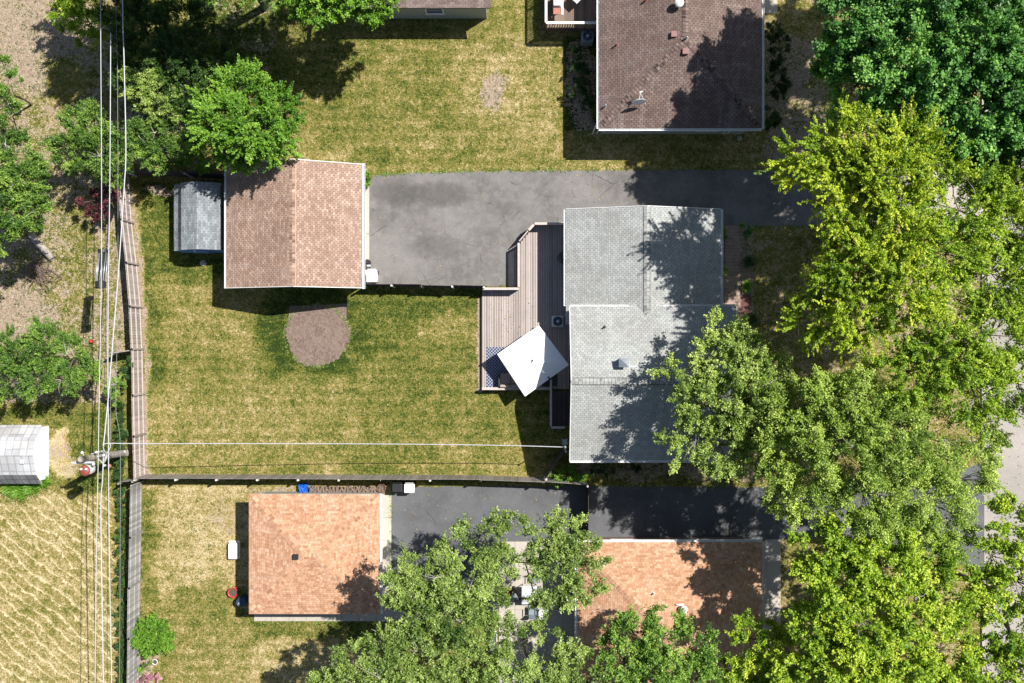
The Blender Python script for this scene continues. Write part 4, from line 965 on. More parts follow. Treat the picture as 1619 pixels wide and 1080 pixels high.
mb = MB(); q = on(.55, .35, -.55); mb.lathe(q, [(.0, -.1), (.10, -.06), (.11, .04), (.0, .08)], 12); mb.build('street_lamp_head', 'copper', up, True)
def cable(label, pts, r, mat='cable', sag=.0, wob=.0, name='overhead_cable'):
    P3 = [P(*p) for p in pts]; out = []
    n = len(P3)
    for i in range(n - 1):
        p0 = P3[max(i - 1, 0)]; p1 = P3[i]; p2 = P3[i + 1]; p3 = P3[min(i + 2, n - 1)]
        for k in range(8):
            t = k / 8; out.append(.5 * ((2 * p1) + (-p0 + p2) * t + (2 * p0 - 5 * p1 + 4 * p2 - p3) * t * t + (-p0 + 3 * p1 - 3 * p2 + p3) * t ** 3))
    out.append(P3[-1]); mb = MB(); mb.tube(out, r, 6)
    return tag(mb.build(name, mat, None, True), label, 'cable', 'cables on the utility pole')
cable('outermost pale overhead cable passing over the black splice cage', [(158.5, -400, 6.8), (159, 0, 6.6), (160.5, 270, 6.5), (160, 450, 6.5), (157, 620, 6.6), (155, 740, 6.8), (152, 900, 6.7), (150.5, 1080, 6.6), (149, 1400, 6.8)], .021)
cable('straight pale overhead cable between the splice cage and the back fence', [(175, 52, 6.4), (174.5, 160, 6.4), (173.5, 300, 6.3), (171.5, 430, 6.3), (170.5, 560, 6.3), (171.5, 715, 6.4), (172, 800, 6.3), (174, 950, 6.2), (176.5, 1080, 6.2), (180, 1400, 6.4)], .026)
cable('thick white overhead cable bending across the back fence to the pole', [(191, -400, 6.6), (193.8, 0, 6.3), (196, 90, 6.3), (199, 235, 6.3), (196, 300, 6.3), (188, 420, 6.3), (180, 520, 6.35), (171, 630, 6.4), (163.5, 705, 6.5)], .031)
cable('thick white overhead cable running from the pole past the mown field', [(163.5, 722, 6.5), (162, 760, 6.4), (159.5, 800, 6.3), (161, 930, 6.3), (163.5, 1080, 6.3), (168, 1400, 6.4)], .031)
cable('thin grey low cable in front of the back fence and hedge', [(172, -300, 5.2), (184.5, 60, 5.0), (186, 170, 5.0), (186.5, 300, 4.8), (186, 500, 4.7), (183, 640, 4.8), (190, 700, 4.8), (190, 850, 4.7), (189, 1080, 4.7), (187, 1400, 4.8)], .014, 'thin_cable')
cable('thin grey cable running close beside the outermost pale cable', [(168, 470, 6.2), (169, 560, 6.2), (170, 640, 6.2), (174, 700, 6.2), (175.5, 560, 6.1)], .012, 'thin_cable')
cable('white service cable crossing the main lawn to the grey-roofed house', [(166, 703, 6.4), (172, 701, 6.3), (230, 701.5, 5.9), (400, 701.5, 5.3), (600, 702, 4.7), (780, 704, 4.3), (893, 707, 4.15)], .024, name='service_cable')
cable('white jumper loop between the cables above the utility pole', [(163, 705, 6.4), (165, 713, 6.5), (170, 715, 6.6), (175, 704, 6.5), (168, 701, 6.5)], .02, name='jumper_cable')
# splice cage slung under the cable
c = P(161.5, 422, 6.2); cg = thing('splice_cage', 'long black and silver splice cage hanging on the overhead cables', 'cable splice', c)
y0, y1 = P(0, 453, 6.2).y, P(0, 394, 6.2).y; q0 = P(159, 0, 6.2).x; q1 = P(163.5, 0, 6.2).x
mb = MB()
for k in range(9):
    an = 2 * math.pi * k / 9; mb.tube([(q0 + .25 * math.cos(an), y0 + .3, 6.2 + .2 * math.sin(an)), (q1 + .25 * math.cos(an), y1 - .15, 6.2 + .2 * math.sin(an))], .024, 6)
mb.build('bar', 'metal', cg, True)
for yy, xx, l in ((y0 + .1, q0, .34), (y1 - .1, q1, .16), (y0 - .06, q0 - .1, .1)):
    mb = MB(); mb.tube([(xx, yy - l / 2, 6.2), (xx, yy + l / 2, 6.2)], .27 if l != .1 else .2, 18); mb.build('end_band', 'black_plastic', cg)
mb = MB(); mb.tube([(q0, y0 + .2, 6.2), (q1, y1 - .1, 6.2)], .15, 14); mb.build('sleeve', 'dark_metal', cg, True)

# ------------------------------------------------------------------ small things
def bin_(label, px, py, body, lid, w=.58, d=.7, h=1.02, rot=0):
    c = P(px, py, h); t = thing('wheelie_bin', label, 'bin', (0, 0, 0)); mb = MB()
    lo = .78; vs = [(sx * w / 2 * lo, sy * d / 2 * lo, .03) for sx, sy in ((-1, -1), (1, -1), (1, 1), (-1, 1))] + [(sx * w / 2 * .96, sy * d / 2 * .96, h - .07) for sx, sy in ((-1, -1), (1, -1), (1, 1), (-1, 1))]
    mb.idx(vs, [(0, 3, 2, 1), (4, 5, 6, 7), (0, 1, 5, 4), (1, 2, 6, 5), (2, 3, 7, 6), (3, 0, 4, 7)]); mb.build('body', body, t, bevel=.03)
    mb = MB(); mb.box(-w / 2, w / 2, -d / 2, d / 2, h - .066, h - .01); mb.build('lid', lid, t, bevel=.06)
    mb = MB(); mb.tube([(-w * .4, d / 2 + .05, h - .08), (w * .4, d / 2 + .05, h - .08)], .018, 8); mb.build('handle', body, t)
    for sx in (-1, 1): mb = MB(); mb.tube([(sx * w * .42 - .03, d * .38, .11), (sx * w * .42 + .03, d * .38, .11)], .11, 14); mb.build('wheel', 'black_plastic', t)
    t.location = (c.x, c.y, 0); t.rotation_euler = (0, 0, R(rot)); return t
bin_('white wheelie bin at the driveway corner by the brown garage', 587.5, 436.5, 'white_plastic', 'white_plastic', .62, .72)
bin_('white wheelie bin beside the long fence on the dark driveway', 647, 772.5, 'white_plastic', 'white_plastic', .6, .52)
bin_('black wheelie bin between the woodpile and the white bin', 628, 771.5, 'black_plastic', 'black_plastic', .6, .5)
c = P(580, 415, .5); t = thing('black_bag', 'shiny black refuse bag beside the brown garage door', 'bag', (c.x, c.y, 0))
mb = MB(); mb.lathe((c.x, c.y, 0), [(.14, 0), (.2, .12), (.21, .35), (.15, .48), (.05, .55), (.03, .62), (.06, .68), (.0, .66)], 14); mb.build('sack', 'black_plastic', t, True)
mb = MB(); mb.box(c.x - .02, c.x + .2, c.y - .26, c.y - .12, .02, .5); mb.build('lid', 'metal', t, bevel=.02)
# overturned white tote
c = P(367.5, 872, .4); t = thing('storage_tote', 'white plastic tote lying upside down on the dry grass', 'tote', (c.x, c.y, 0)); mb = MB()
def frus(mb, c, w, d, w2, d2, z0, z1): 
    vs = [(c.x + sx * w / 2, c.y + sy * d / 2, z0) for sx, sy in ((-1, -1), (1, -1), (1, 1), (-1, 1))] + [(c.x + sx * w2 / 2, c.y + sy * d2 / 2, z1) for sx, sy in ((-1, -1), (1, -1), (1, 1), (-1, 1))]
    mb.idx(vs, [(0, 3, 2, 1), (4, 5, 6, 7), (0, 1, 5, 4), (1, 2, 6, 5), (2, 3, 7, 6), (3, 0, 4, 7)])
frus(mb, c, .62, 1.0, .52, .92, .03, .42); mb.build('body', 'white_plastic', t, bevel=.05); mb = MB(); frus(mb, c + Vector((0, .02, 0)), .68, 1.08, .68, 1.08, .0, .035); mb.build('rim', 'white_plastic', t, bevel=.01)
c = P(368, 937, .3); t = thing('planter', 'round red planter bowl beside the orange roofed garage', 'planter', (c.x, c.y, 0))
mb = MB(); mb.lathe((c.x, c.y, 0), [(.001, .0), (.2, .0), (.27, .22), (.31, .34), (.28, .34), (.24, .27)], 24); mb.tube([(c.x + .15, c.y + .25, .3), (c.x + .28, c.y + .33, .28), (c.x + .3, c.y + .12, .3)], .03, 8); mb.build('bowl', 'red', t, True)
mb = MB(); mb.cyl(c, .25, .2, .27, 20); mb.build('soil', 'soil', t)
c = P(381, 952, .8); t = thing('rain_barrel', 'dark blue barrel in the shade of the orange roofed garage', 'barrel', (c.x, c.y, 0))
mb = MB(); mb.lathe((c.x, c.y, 0), [(.001, 0), (.24, .0), (.29, .1), (.3, .45), (.29, .8), (.25, .85), (.25, .80), (.0, .80)], 24); mb.build('drum', 'blue_dark', t, True)
mb = MB(); mb.lathe((c.x, c.y, .45), [(.305, -.02), (.315, 0), (.305, .02)], 24); mb.build('hoop', 'blue_dark', t, True)
# firewood: a stack of split logs, each a thing
rnd = random.Random(5); x = 489; first = None; nlog = 0
def split_log(L, r, seed):
    rr = random.Random(seed); mb = MB(); n = 7; A = []; 
    rad = [r * rr.uniform(.7, 1.1) for _ in range(n)]
    vs = [(rad[k] * math.cos(6.283 * k / n), -L / 2, rad[k] * math.sin(6.283 * k / n)) for k in range(n)] + [(rad[k] * math.cos(6.283 * k / n), L / 2, rad[k] * math.sin(6.283 * k / n)) for k in range(n)]
    mb.idx(vs, [(i, (i + 1) % n, n + (i + 1) % n, n + i) for i in range(n)], 0); mb.idx(vs, [tuple(reversed(range(n))), tuple(range(n, 2 * n))], 1)
    me = bpy.data.meshes.new('log'); me.from_pydata(mb.v, [], mb.f); me.materials.append(M['log_bark']); me.materials.append(M['log']); me.polygons.foreach_set('material_index', mb.mi); return me
logs = [split_log(.42, .075, k) for k in range(6)]
for layer in range(3):
    xx = 489.0 + layer
    while xx < 606:
        y = 775.5 + rnd.uniform(-1.6, 1.6); z = .09 + layer * .13 + rnd.uniform(-.01, .01)
        p = P(xx, y, .3); o = link('log', rnd.choice(logs)); o.location = (p.x, p.y, z); o.rotation_euler = (rnd.uniform(-.08, .08), rnd.uniform(0, 6.28), rnd.uniform(-.3, .3) if layer < 2 else rnd.uniform(-.9, .9))
        tag(o, ('split firewood log low in the woodpile between the fence and the orange roofed garage', 'split firewood log in the middle layer of the woodpile by the orange roofed garage', 'split firewood log lying loose on top of the woodpile by the orange roofed garage')[layer], 'log', 'firewood logs stacked along the fence'); xx += 4.3 + rnd.uniform(-.4, .5)
c = P(478, 774, .3); mb = MB(); N = 16; g = []
rnd = random.Random(2)
for j in range(N + 1):
    row = []
    for i in range(N + 1):
        u, v = i / N - .5, j / N - .5; e = max(abs(u), abs(v)) * 2; z = .50 * (1 - e ** 3) + rnd.uniform(-.035, .035) * (1 - .5 * e) + .05 * math.sin(u * 22 + v * 9)
        row.append(Vector((c.x + u * .62 + rnd.uniform(-.02, .02), c.y + v * .72 + rnd.uniform(-.02, .02), max(.01, z + .02))))
    g.append(row)
for j in range(N):
    for i in range(N): mb.face([g[j][i], g[j][i + 1], g[j + 1][i + 1], g[j + 1][i]])
tag(mb.build('tarp', 'blue'), 'crumpled bright blue tarp at the end of the woodpile', 'tarp')
def pot(label, px, py, r, h, mat, plant=None, name='plant_pot'):
    c = P(px, py, h); t = thing(name, label, 'pot', (c.x, c.y, 0)); mb = MB(); mb.lathe((c.x, c.y, 0), [(.001, 0), (r * .7, 0), (r * .98, h * .85), (r * 1.08, h * .87), (r * 1.08, h), (r * .92, h), (r * .88, h * .8)], 22); mb.build('vessel', mat, t, True)
    mb = MB(); mb.cyl(c, r * .9, h * .75, h * .83, 20); mb.build('soil', 'soil', t); return t
pot('brown plant pot at the end of the woodpile next to the black bin', 603, 772, .25, .45, 'terracotta')
pot('white round plant pot in the flower border beside the round bush', 244.5, 1047, .16, .3, 'white_plastic')
pot('red plant pot at the street side wall of the dark brown roofed house', 1203, 42, .16, .5, 'red')
c = P(143, 540, .2); mb = MB(); mb.lathe((c.x, c.y, 0), [(.0, 0), (.08, .03), (.125, .12), (.08, .21), (.0, .24)], 16); tag(mb.build('ball', 'red', None, True), 'small red ball on the bare ground under the cables', 'ball')
def rock(label, px, py, r, seed, mat='stone', group=None):
    c = P(px, py); rr = random.Random(seed); mb = MB(); mb.lathe((c.x, c.y, 0), [(r * .9, -.02), (r, .25 * r), (r * .8, .6 * r), (r * .35, .78 * r), (.001, .8 * r)], 9); mb.v = [(v[0] + rr.uniform(-.15, .15) * r, v[1] + rr.uniform(-.15, .15) * r, v[2]) for v in mb.v]
    tag(mb.build('rock', mat), label, 'rock', group)
rock('flat pale stone on the grass below the blue shed door', 322, 416, .2, 1); rock('pale stone at the wall corner of the dark brown roofed house', 1169, 219, .16, 2)
rock('small pale stone beside the red flower bed along the brick path', 1174, 464, .1, 3)
# weathered log and brush pile at left
c = P(68, 392); mb = MB(); mb.tube([P(52, 372) + Vector((0, 0, .2)), P(66, 388) + Vector((0, 0, .22)), P(86, 410) + Vector((0, 0, .2))], [.2, .24, .2], 12); lg = mb.build('fallen_log', 'pole', None, True); tag(lg, 'thick grey fallen log beside the brush pile at the left', 'log')
mb = MB(); rnd = random.Random(12)
for k in range(90):
    q = P(62 + rnd.gauss(0, 14), 432 + rnd.gauss(0, 12)); an = rnd.uniform(0, 6.28); L = rnd.uniform(.4, 1.4); z = rnd.uniform(.03, .45)
    d = Vector((math.cos(an), math.sin(an), rnd.uniform(-.15, .25))) * L / 2; mb.tube([q - d + Vector((0, 0, z)), q + Vector((rnd.uniform(-.1, .1), rnd.uniform(-.1, .1), z + .05)), q + d + Vector((0, 0, z))], [.018, .014, .006], 5)
tag(mb.build('brush_pile', 'log_bark'), 'heap of cut brown twigs and brush in the shade at the left', 'brush pile', kind='stuff')

# patio things by the orange roofed house
def chair(label, px, py, rot, mat='dark_metal', seatm='grey_plastic'):
    t = thing('patio_chair', label, 'chair', (0, 0, 0), 'chairs around the patio table'); sbox(t, -.24, .24, -.24, .24, .40, .44, seatm, 'seat', .02)
    mb = MB(); mb.bar((0, -.25, .46), (0, -.33, .92), .46, .03, up=(0, 1, 0)); mb.build('backrest', seatm, t)
    for sx in (-.22, .22):
        for sy in (-.22, .22): mb = MB(); mb.cyl((sx, sy), .014, 0.04, .40, 8); mb.build('leg', mat, t)
        mb = MB(); mb.bar((sx * 1.12, -.24, .63), (sx * 1.12, .2, .63), .045, .025); mb.build('armrest', mat, t)
    p = P(px, py, .4); t.location = (p.x, p.y, .0); t.rotation_euler = (0, 0, R(rot)); return t
chair('grey patio chair on the table side nearest the dark driveway', 846, 915, 180); chair('grey patio chair on the table side farthest from the dark driveway', 842, 966, 0); chair('grey patio chair on the table side nearest the white tree bench', 818, 942, 270)
c = P(838, 941, .72); t = thing('patio_table', 'pale rectangular dining table on the concrete patio under the tree', 'table', (c.x, c.y, .04))
sbox(t, c.x - .5, c.x + .42, c.y - .55, c.y + .55, .70, .74, 'light_casing', 'tabletop', .02)
mb = MB()
for k in range(8): mb.bar((c.x + .5, c.y - .4 + k * .11, .66), (c.x + .62, c.y - .4 + k * .11, .66), .03, .03)
mb.box(c.x + .43, c.x + .49, c.y - .5, c.y + .5, .6, .70); mb.build('end_rail', 'dark_metal', t)
for sx in (-.44, .37):
    for sy in (-.48, .48): mb = MB(); mb.cyl((c.x + sx, c.y + sy), .025, .04, .70, 8); mb.build('leg', 'dark_metal', t)
c = P(857, 973, .5); t = thing('lounge_chair', 'blue framed lounge chair with white cushion on the concrete patio', 'chair', (c.x, c.y, .04))
mb = MB(); mb.tube([(c.x - .27, c.y - .35, .35), (c.x - .27, c.y + .3, .4), (c.x - .2, c.y + .42, .75), (c.x + .2, c.y + .42, .75), (c.x + .27, c.y + .3, .4), (c.x + .27, c.y - .35, .35), (c.x - .27, c.y - .35, .35)], .022, 8); mb.build('frame', plain('blue_enamel', (.02, .09, .33), .4), t, True)
sbox(t, c.x - .21, c.x + .21, c.y - .32, c.y + .22, .34, .43, 'white_plastic', 'seat', .04); mb = MB(); mb.bar((c.x, c.y + .25, .42), (c.x, c.y + .4, .78), .38, .07, up=(0, 1, 0)); mb.build('backrest', 'white_plastic', t, bevel=.03)
for sx in (-.25, .25):
    for sy in (-.3, .28): mb = MB(); mb.cyl((c.x + sx, c.y + sy), .016, .04, .37, 8); mb.build('leg', 'dark_metal', t)
c = P(806, 941, .7); t = thing('toy_slide', 'small red and yellow plastic play seat on the concrete patio', 'toy', (c.x, c.y, .04))
sbox(t, c.x - .16, c.x + .14, c.y - .1, c.y + .3, .06, .35, 'red', 'seat', .05); sbox(t, c.x - .12, c.x + .12, c.y - .2, c.y - .1, .06, .6, plain('yellow_plastic', (.65, .55, .02), .4), 'backrest', .04)
for sx in (-.17, .15): mb = MB(); mb.tube([(c.x + sx - .03, c.y + .2, .12), (c.x + sx + .03, c.y + .2, .12)], .08, 12); mb.build('wheel', 'black_plastic', t)
def bench(label, px, py, rot):
    t = thing('garden_bench', label, 'bench', (0, 0, 0)); mb = MB()
    for k in range(3): mb.box(-.6, .6, -.2 + k * .14, -.09 + k * .14, .42, .45)
    mb.build('seat', 'bright_white', t); mb = MB()
    for k in range(2): mb.box(-.6, .6, -.26, -.235, .55 + k * .16, .66 + k * .16)
    mb.build('backrest', 'bright_white', t)
    for sx in (-.5, .5): mb = MB(); mb.box(sx - .03, sx + .03, -.233, -.20, 0, .8); mb.box(sx - .03, sx + .03, .15, .2, 0, .42); mb.build('leg', 'bright_white', t)
    p = P(px, py, .5); t.location = (p.x, p.y, 0); t.rotation_euler = (0, 0, R(rot))
bench('white garden bench under the trees left of the patio', 779, 1014, 90)
c = P(865, 1058, .4); t = thing('storage_tote', 'small white box on the patio among the leaves near the bottom edge', 'box', (c.x, c.y, .04)); sbox(t, c.x - .18, c.x + .18, c.y - .18, c.y + .18, .05, .38, 'white_plastic', 'body', .03); sbox(t, c.x - .2, c.x + .2, c.y - .2, c.y + .2, .385, .42, 'light_casing', 'lid', .01)
c = P(834, 1052, .5); t = thing('wheelbarrow', 'pale blue wheelbarrow tray under the trees at the patio', 'wheelbarrow', (c.x, c.y, .04))
mb = MB(); frus(mb, c, .28, .55, .48, .85, .28, .5); mb.build('tray', 'light_casing', t, bevel=.04); mb = MB(); mb.tube([(c.x - .03, c.y + .45, .2), (c.x + .03, c.y + .45, .2)], .18, 16); mb.build('wheel', 'black_plastic', t)
for sx in (-.22, .22): mb = MB(); mb.tube([(c.x + sx * .3, c.y + .4, .22), (c.x + sx, c.y - .3, .3), (c.x + sx * 1.1, c.y - .85, .5)], .018, 6); mb.build('handle', 'log_bark', t)

# ------------------------------------------------------------------ trees and plants
def leaf_mesh(name, cen, dirs, nrm, size, tint, mat, parent, off, asp=.62):
    n = len(cen); side = np.cross(nrm, dirs); side /= np.linalg.norm(side, axis=1, keepdims=True) + 1e-9
    nn = np.cross(dirs, side); L = size[:, None]; Wd = L * asp * .5
    v = np.empty((n, 4, 3)); v[:, 0] = cen - dirs * L * .5; v[:, 2] = cen + dirs * L * .5
    v[:, 1] = cen + side * Wd + nn * L * .12 - dirs * L * .06; v[:, 3] = cen - side * Wd + nn * L * .12 - dirs * L * .06
    v -= np.array(off)
    me = bpy.data.meshes.new(name); me.vertices.add(4 * n); me.vertices.foreach_set('co', v.ravel().astype(np.float32))
    me.loops.add(4 * n); me.loops.foreach_set('vertex_index', np.arange(4 * n, dtype=np.int32))
    me.polygons.add(n); me.polygons.foreach_set('loop_start', np.arange(n, dtype=np.int32) * 4)
    me.update(calc_edges=True); a = me.attributes.new('tint', 'FLOAT', 'FACE'); a.data.foreach_set('value', np.clip(tint, 0, 1).astype(np.float32))
    me.materials.append(LEAF[mat]); return link(name, me, parent)
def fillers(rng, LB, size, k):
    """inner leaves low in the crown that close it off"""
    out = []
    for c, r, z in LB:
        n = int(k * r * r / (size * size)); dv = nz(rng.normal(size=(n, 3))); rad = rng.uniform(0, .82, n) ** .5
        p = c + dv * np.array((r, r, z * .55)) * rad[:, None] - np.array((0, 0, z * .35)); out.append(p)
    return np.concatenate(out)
def nz(a): return a / (np.linalg.norm(a, axis=1, keepdims=True) + 1e-9)

def tree(name, label, cat, lobes, leaf, seed, leafsize=.15, clump=1.6, shoots=9, leaves=15, L=.75, upw=.25, spread=.10, group=None, base=None, tr=.16, bark='bark', rz=.55, twigs=.3, part='crown', lean=None, thick=1.0, asp=.62, bare=0, fill=1.0, tvar=.22, fillk=1.0, dens=1.9):
    """lobes: (photo x, photo y, crown height, radius in photo px[, vertical factor])"""
    rng = np.random.default_rng(seed); rnd = random.Random(seed); leafsize *= .72; dens *= 1.7; clump *= 1.25 if group == G1 else 1.05
    LB = []
    for lb in lobes:
        c = P(*lb[:3]); r = lb[3] / S * (1 - lb[2] / H); LB.append((np.array(c), r, r * (lb[4] if len(lb) > 4 else rz)))
    wsum = sum(r * r for _, r, _ in LB); cen = sum(c * r * r for c, r, _ in LB) / wsum
    b = P(*base) if base else Vector((cen[0], cen[1], 0)); root = thing(name, label, cat, (b.x, b.y, 0), group); off = (b.x, b.y, 0)
    hmid = float(np.mean([c[2] for c, _, _ in LB])); zf = max(.3, min(c[2] - z for c, _, z in LB) * .8)
    fork = np.array((b.x * .75 + cen[0] * .25, b.y * .75 + cen[1] * .25, zf))
    mb = MB(); tb = tr
    mb.tube([(b.x, b.y, -.05), (b.x + .03, b.y, .35), tuple((np.array((b.x, b.y, 0)) * .5 + fork * .5) + np.array((.04, .03, 0))), tuple(fork)], [tb * 1.35, tb * 1.05, tb * .9, tb * .75], 10)
    C = []; D = []; NN = []; T = []; SZ = []
    grown = [(fork, 1.0)]
    order = sorted(LB, key=lambda q: float(np.linalg.norm(q[0] - fork)))
    for c, r, z in order:
        # limb to the lobe
        hub = c - np.array((0, 0, z * .35)); src, fr = min(grown, key=lambda g: float(np.linalg.norm(g[0] - hub)))
        mid = src * .5 + hub * .5 + rng.normal(0, .12, 3) * min(1, r); f2_ = fr * .72
        mb.tube([tuple(src), tuple(mid), tuple(hub)], [tb * .55 * fr, tb * .45 * fr, tb * .5 * f2_], 7); grown += [(mid, f2_), (hub, f2_)]
        nc = max(4, int(clump * 4 * r * r * fill * 1.35))
        dv = nz(rng.normal(size=(nc, 3))); dv[:, 2] = np.abs(dv[:, 2]) * 1.0 - .28; dv = nz(dv)
        rad = rng.uniform(.35, 1.0, nc) ** .55
        lump = 1 + .17 * np.sin(5 * np.arctan2(dv[:, 1], dv[:, 0]) + seed) + rng.normal(0, .07, nc)
        cc = c + dv * np.array((r, r, z)) * (rad * lump)[:, None]
        for k in range(nc):
            if rnd.random() < twigs:
                m2 = hub * .45 + cc[k] * .55 - np.array((0, 0, .12 * r)); mb.tube([tuple(hub), tuple(m2), tuple(cc[k])], [tb * .10 + .010, .012 + tb * .03, .006], 4, caps=False)
        ns = max(3, shoots); outw = nz(cc - hub)
        ctint = rng.normal(0, tvar * .65, nc) + rng.normal(0, .09)
        for k in range(nc):
            m = max(2, int(rng.integers(int(ns * .6), int(ns * 1.4) + 1)))
            so = cc[k] + rng.normal(0, .12 * min(1.2, max(.35, r)), (m, 3)) * np.array((1, 1, .7))
            sd = nz(outw[k] * 1.0 + rng.normal(0, .42, (m, 3)) + np.array((0, 0, upw)))
            ln = L * rng.uniform(.55, 1.3, m); q = int(leaves * dens)
            t = rng.uniform(0, 1, (m, q)); pos = so[:, None, :] + sd[:, None, :] * (ln[:, None] * t)[..., None]
            pos += rng.normal(0, spread * .75, (m, q, 3)) * (1.1 - .6 * t)[..., None]
            pos = pos.reshape(-1, 3); dd = np.repeat(sd, q, 0)
            C.append(pos); D.append(nz(dd * .7 + rng.normal(0, .6, pos.shape)))
            NN.append(nz(np.array((0.22, .14, .9)) + rng.normal(0, .42, pos.shape)))
            sh_t = rng.normal(0, tvar * .5, m)
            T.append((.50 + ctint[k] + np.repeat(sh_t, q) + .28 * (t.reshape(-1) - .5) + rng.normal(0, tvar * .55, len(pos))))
            SZ.append(leafsize * rng.uniform(.6, 1.35, len(pos)))
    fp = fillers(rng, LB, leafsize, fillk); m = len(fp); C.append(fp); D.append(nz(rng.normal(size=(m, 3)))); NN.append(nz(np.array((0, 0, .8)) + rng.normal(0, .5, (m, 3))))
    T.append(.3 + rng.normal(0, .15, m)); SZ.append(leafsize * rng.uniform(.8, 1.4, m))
    for k in range(bare):
        c, r, z = LB[k % len(LB)]; q = c + nz(rng.normal(size=(1, 3)))[0] * np.array((r, r, z)) * .7; q[2] = abs(q[2] - c[2]) + c[2]; 
        for j in range(5):
            e = q + rng.normal(0, .45, 3); e[2] = q[2] + abs(rng.normal(0, .2)); mb.tube([tuple(q), tuple((q + e) / 2 + rng.normal(0, .06, 3)), tuple(e)], [.022, .014, .006], 4, mi=1)
    mb.build('trunk', [bark, 'pale_twig'], root, True)
    C = np.concatenate(C); D = np.concatenate(D); NN = np.concatenate(NN); T = np.concatenate(T); SZ = np.concatenate(SZ)
    ok = C[:, 2] > .03
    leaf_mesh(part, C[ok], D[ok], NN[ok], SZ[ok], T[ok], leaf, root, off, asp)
    global NLEAF; NLEAF += int(ok.sum()); return root
NLEAF = 0
G1 = 'trees along the street side'; G2 = 'trees around the patio'; G3 = 'trees beyond the back fence'
# --- street side
tree('maple_tree', 'big deep green maple in the top right corner', 'tree', [(1370, 30, 12, 75), (1360, 130, 11.5, 55), (1440, 75, 13, 85), (1460, 165, 12, 70), (1550, 60, 13.5, 90), (1560, 175, 12.5, 80), (1640, 120, 13, 90), (1500, -40, 13, 90), (1400, -50, 12, 80), (1600, 245, 11, 50), (1530, 235, 10.5, 40), (1340, 85, 10.5, 40), (1600, -70, 13, 70), (1690, -110, 13, 80), (1560, -150, 13, 80), (1470, -140, 12.5, 70), (1660, 10, 13, 80), (1710, 90, 12, 70), (1720, -230, 13, 90), (1610, -240, 13, 90)],
     'maple', 1, leafsize=.17, clump=2.4, shoots=8, leaves=15, L=.45, spread=.16, upw=.1, group=G1, tr=.24, fillk=1, asp=.9, base=(1420, 150))
tree('ash_tree', 'yellow-green tree overhanging the driveway entrance', 'tree', [(1272, 250, 12.0, 32), (1320, 222, 12.4, 36), (1372, 226, 12.8, 40), (1430, 228, 12.8, 42), (1262, 285, 11.6, 20), (1340, 275, 12.6, 40), (1402, 285, 13.2, 48), (1475, 268, 12.2, 38), (1352, 335, 12.4, 42), (1420, 345, 12.8, 46), (1325, 305, 12.0, 26)],
     'yellow', 2, leafsize=.14, clump=2.1, shoots=7, leaves=28, L=1.1, spread=.075, upw=.15, group=G1, tr=.17, fillk=.8, bare=14, base=(1300, 375), rz=.5)
tree('ash_tree', 'yellow-green tree with spiky sprays in front of the grey-roofed house', 'tree', [(1350, 420, 12.4, 46), (1298, 505, 11.0, 26), (1268, 512, 10.6, 13), (1400, 395, 12.8, 46), (1415, 455, 12.8, 48), (1350, 475, 12.2, 40), (1318, 405, 11.4, 26), (1375, 520, 11.4, 28), (1300, 455, 11.4, 24), (1325, 530, 10.8, 16), (1425, 510, 11.4, 24)],
     'yellow', 3, leafsize=.14, clump=2.1, shoots=7, leaves=28, L=1.1, spread=.075, upw=.1, group=G1, tr=.17, fillk=.8, bare=12, base=(1275, 470), rz=.5)
tree('ash_tree', 'yellow-green tree leaning out over the street in the upper right', 'tree', [(1520, 330, 12.5, 60), (1580, 350, 12, 55), (1500, 400, 12.3, 55), (1570, 430, 11.8, 50), (1550, 270, 11.5, 40), (1620, 290, 12, 45), (1510, 470, 11.3, 42), (1630, 400, 11.5, 42), (1605, 215, 11, 22), (1690, 250, 12.5, 60), (1700, 350, 12.5, 65), (1690, 440, 12, 55)],
     'yellow2', 4, leafsize=.14, clump=1.95, shoots=7, leaves=20, L=.9, spread=.085, upw=.15, group=G1, tr=.17, fillk=.8, bare=8, base=(1400, 385), rz=.5)
tree('ash_tree', 'lime green tree beside the street halfway down the right side', 'tree', [(1440, 590, 11.4, 50), (1500, 560, 11.8, 55), (1570, 530, 11.5, 52), (1610, 600, 11, 48), (1540, 610, 11.3, 52), (1590, 470, 11, 40), (1480, 545, 11, 40), (1560, 655, 10.2, 30), (1640, 540, 11, 45), (1690, 620, 11.5, 55), (1700, 530, 11.5, 50)],
     'yellow2', 5, leafsize=.14, clump=1.85, shoots=7, leaves=20, L=.8, spread=.09, upw=.15, group=G1, tr=.17, fillk=.8, bare=8, base=(1395, 570), rz=.5)
tree('oak_tree', 'grey-green tree hanging over the lower right of the grey roof', 'tree', [(1100, 606, 8.0, 34), (1140, 562, 8.4, 38), (1180, 560, 9, 40), (1120, 640, 9, 50), (1175, 625, 9.4, 55), (1090, 690, 8.4, 38), (1140, 705, 8.6, 44), (1190, 690, 8.8, 46), (1205, 590, 9, 38), (1150, 515, 8.2, 22), (1048, 582, 7.6, 15)],
     'olive', 6, leafsize=.14, clump=2.1, shoots=7, leaves=15, L=.5, spread=.11, upw=.25, group=G1, tr=.16, bare=6, base=(1180, 655), rz=.5)
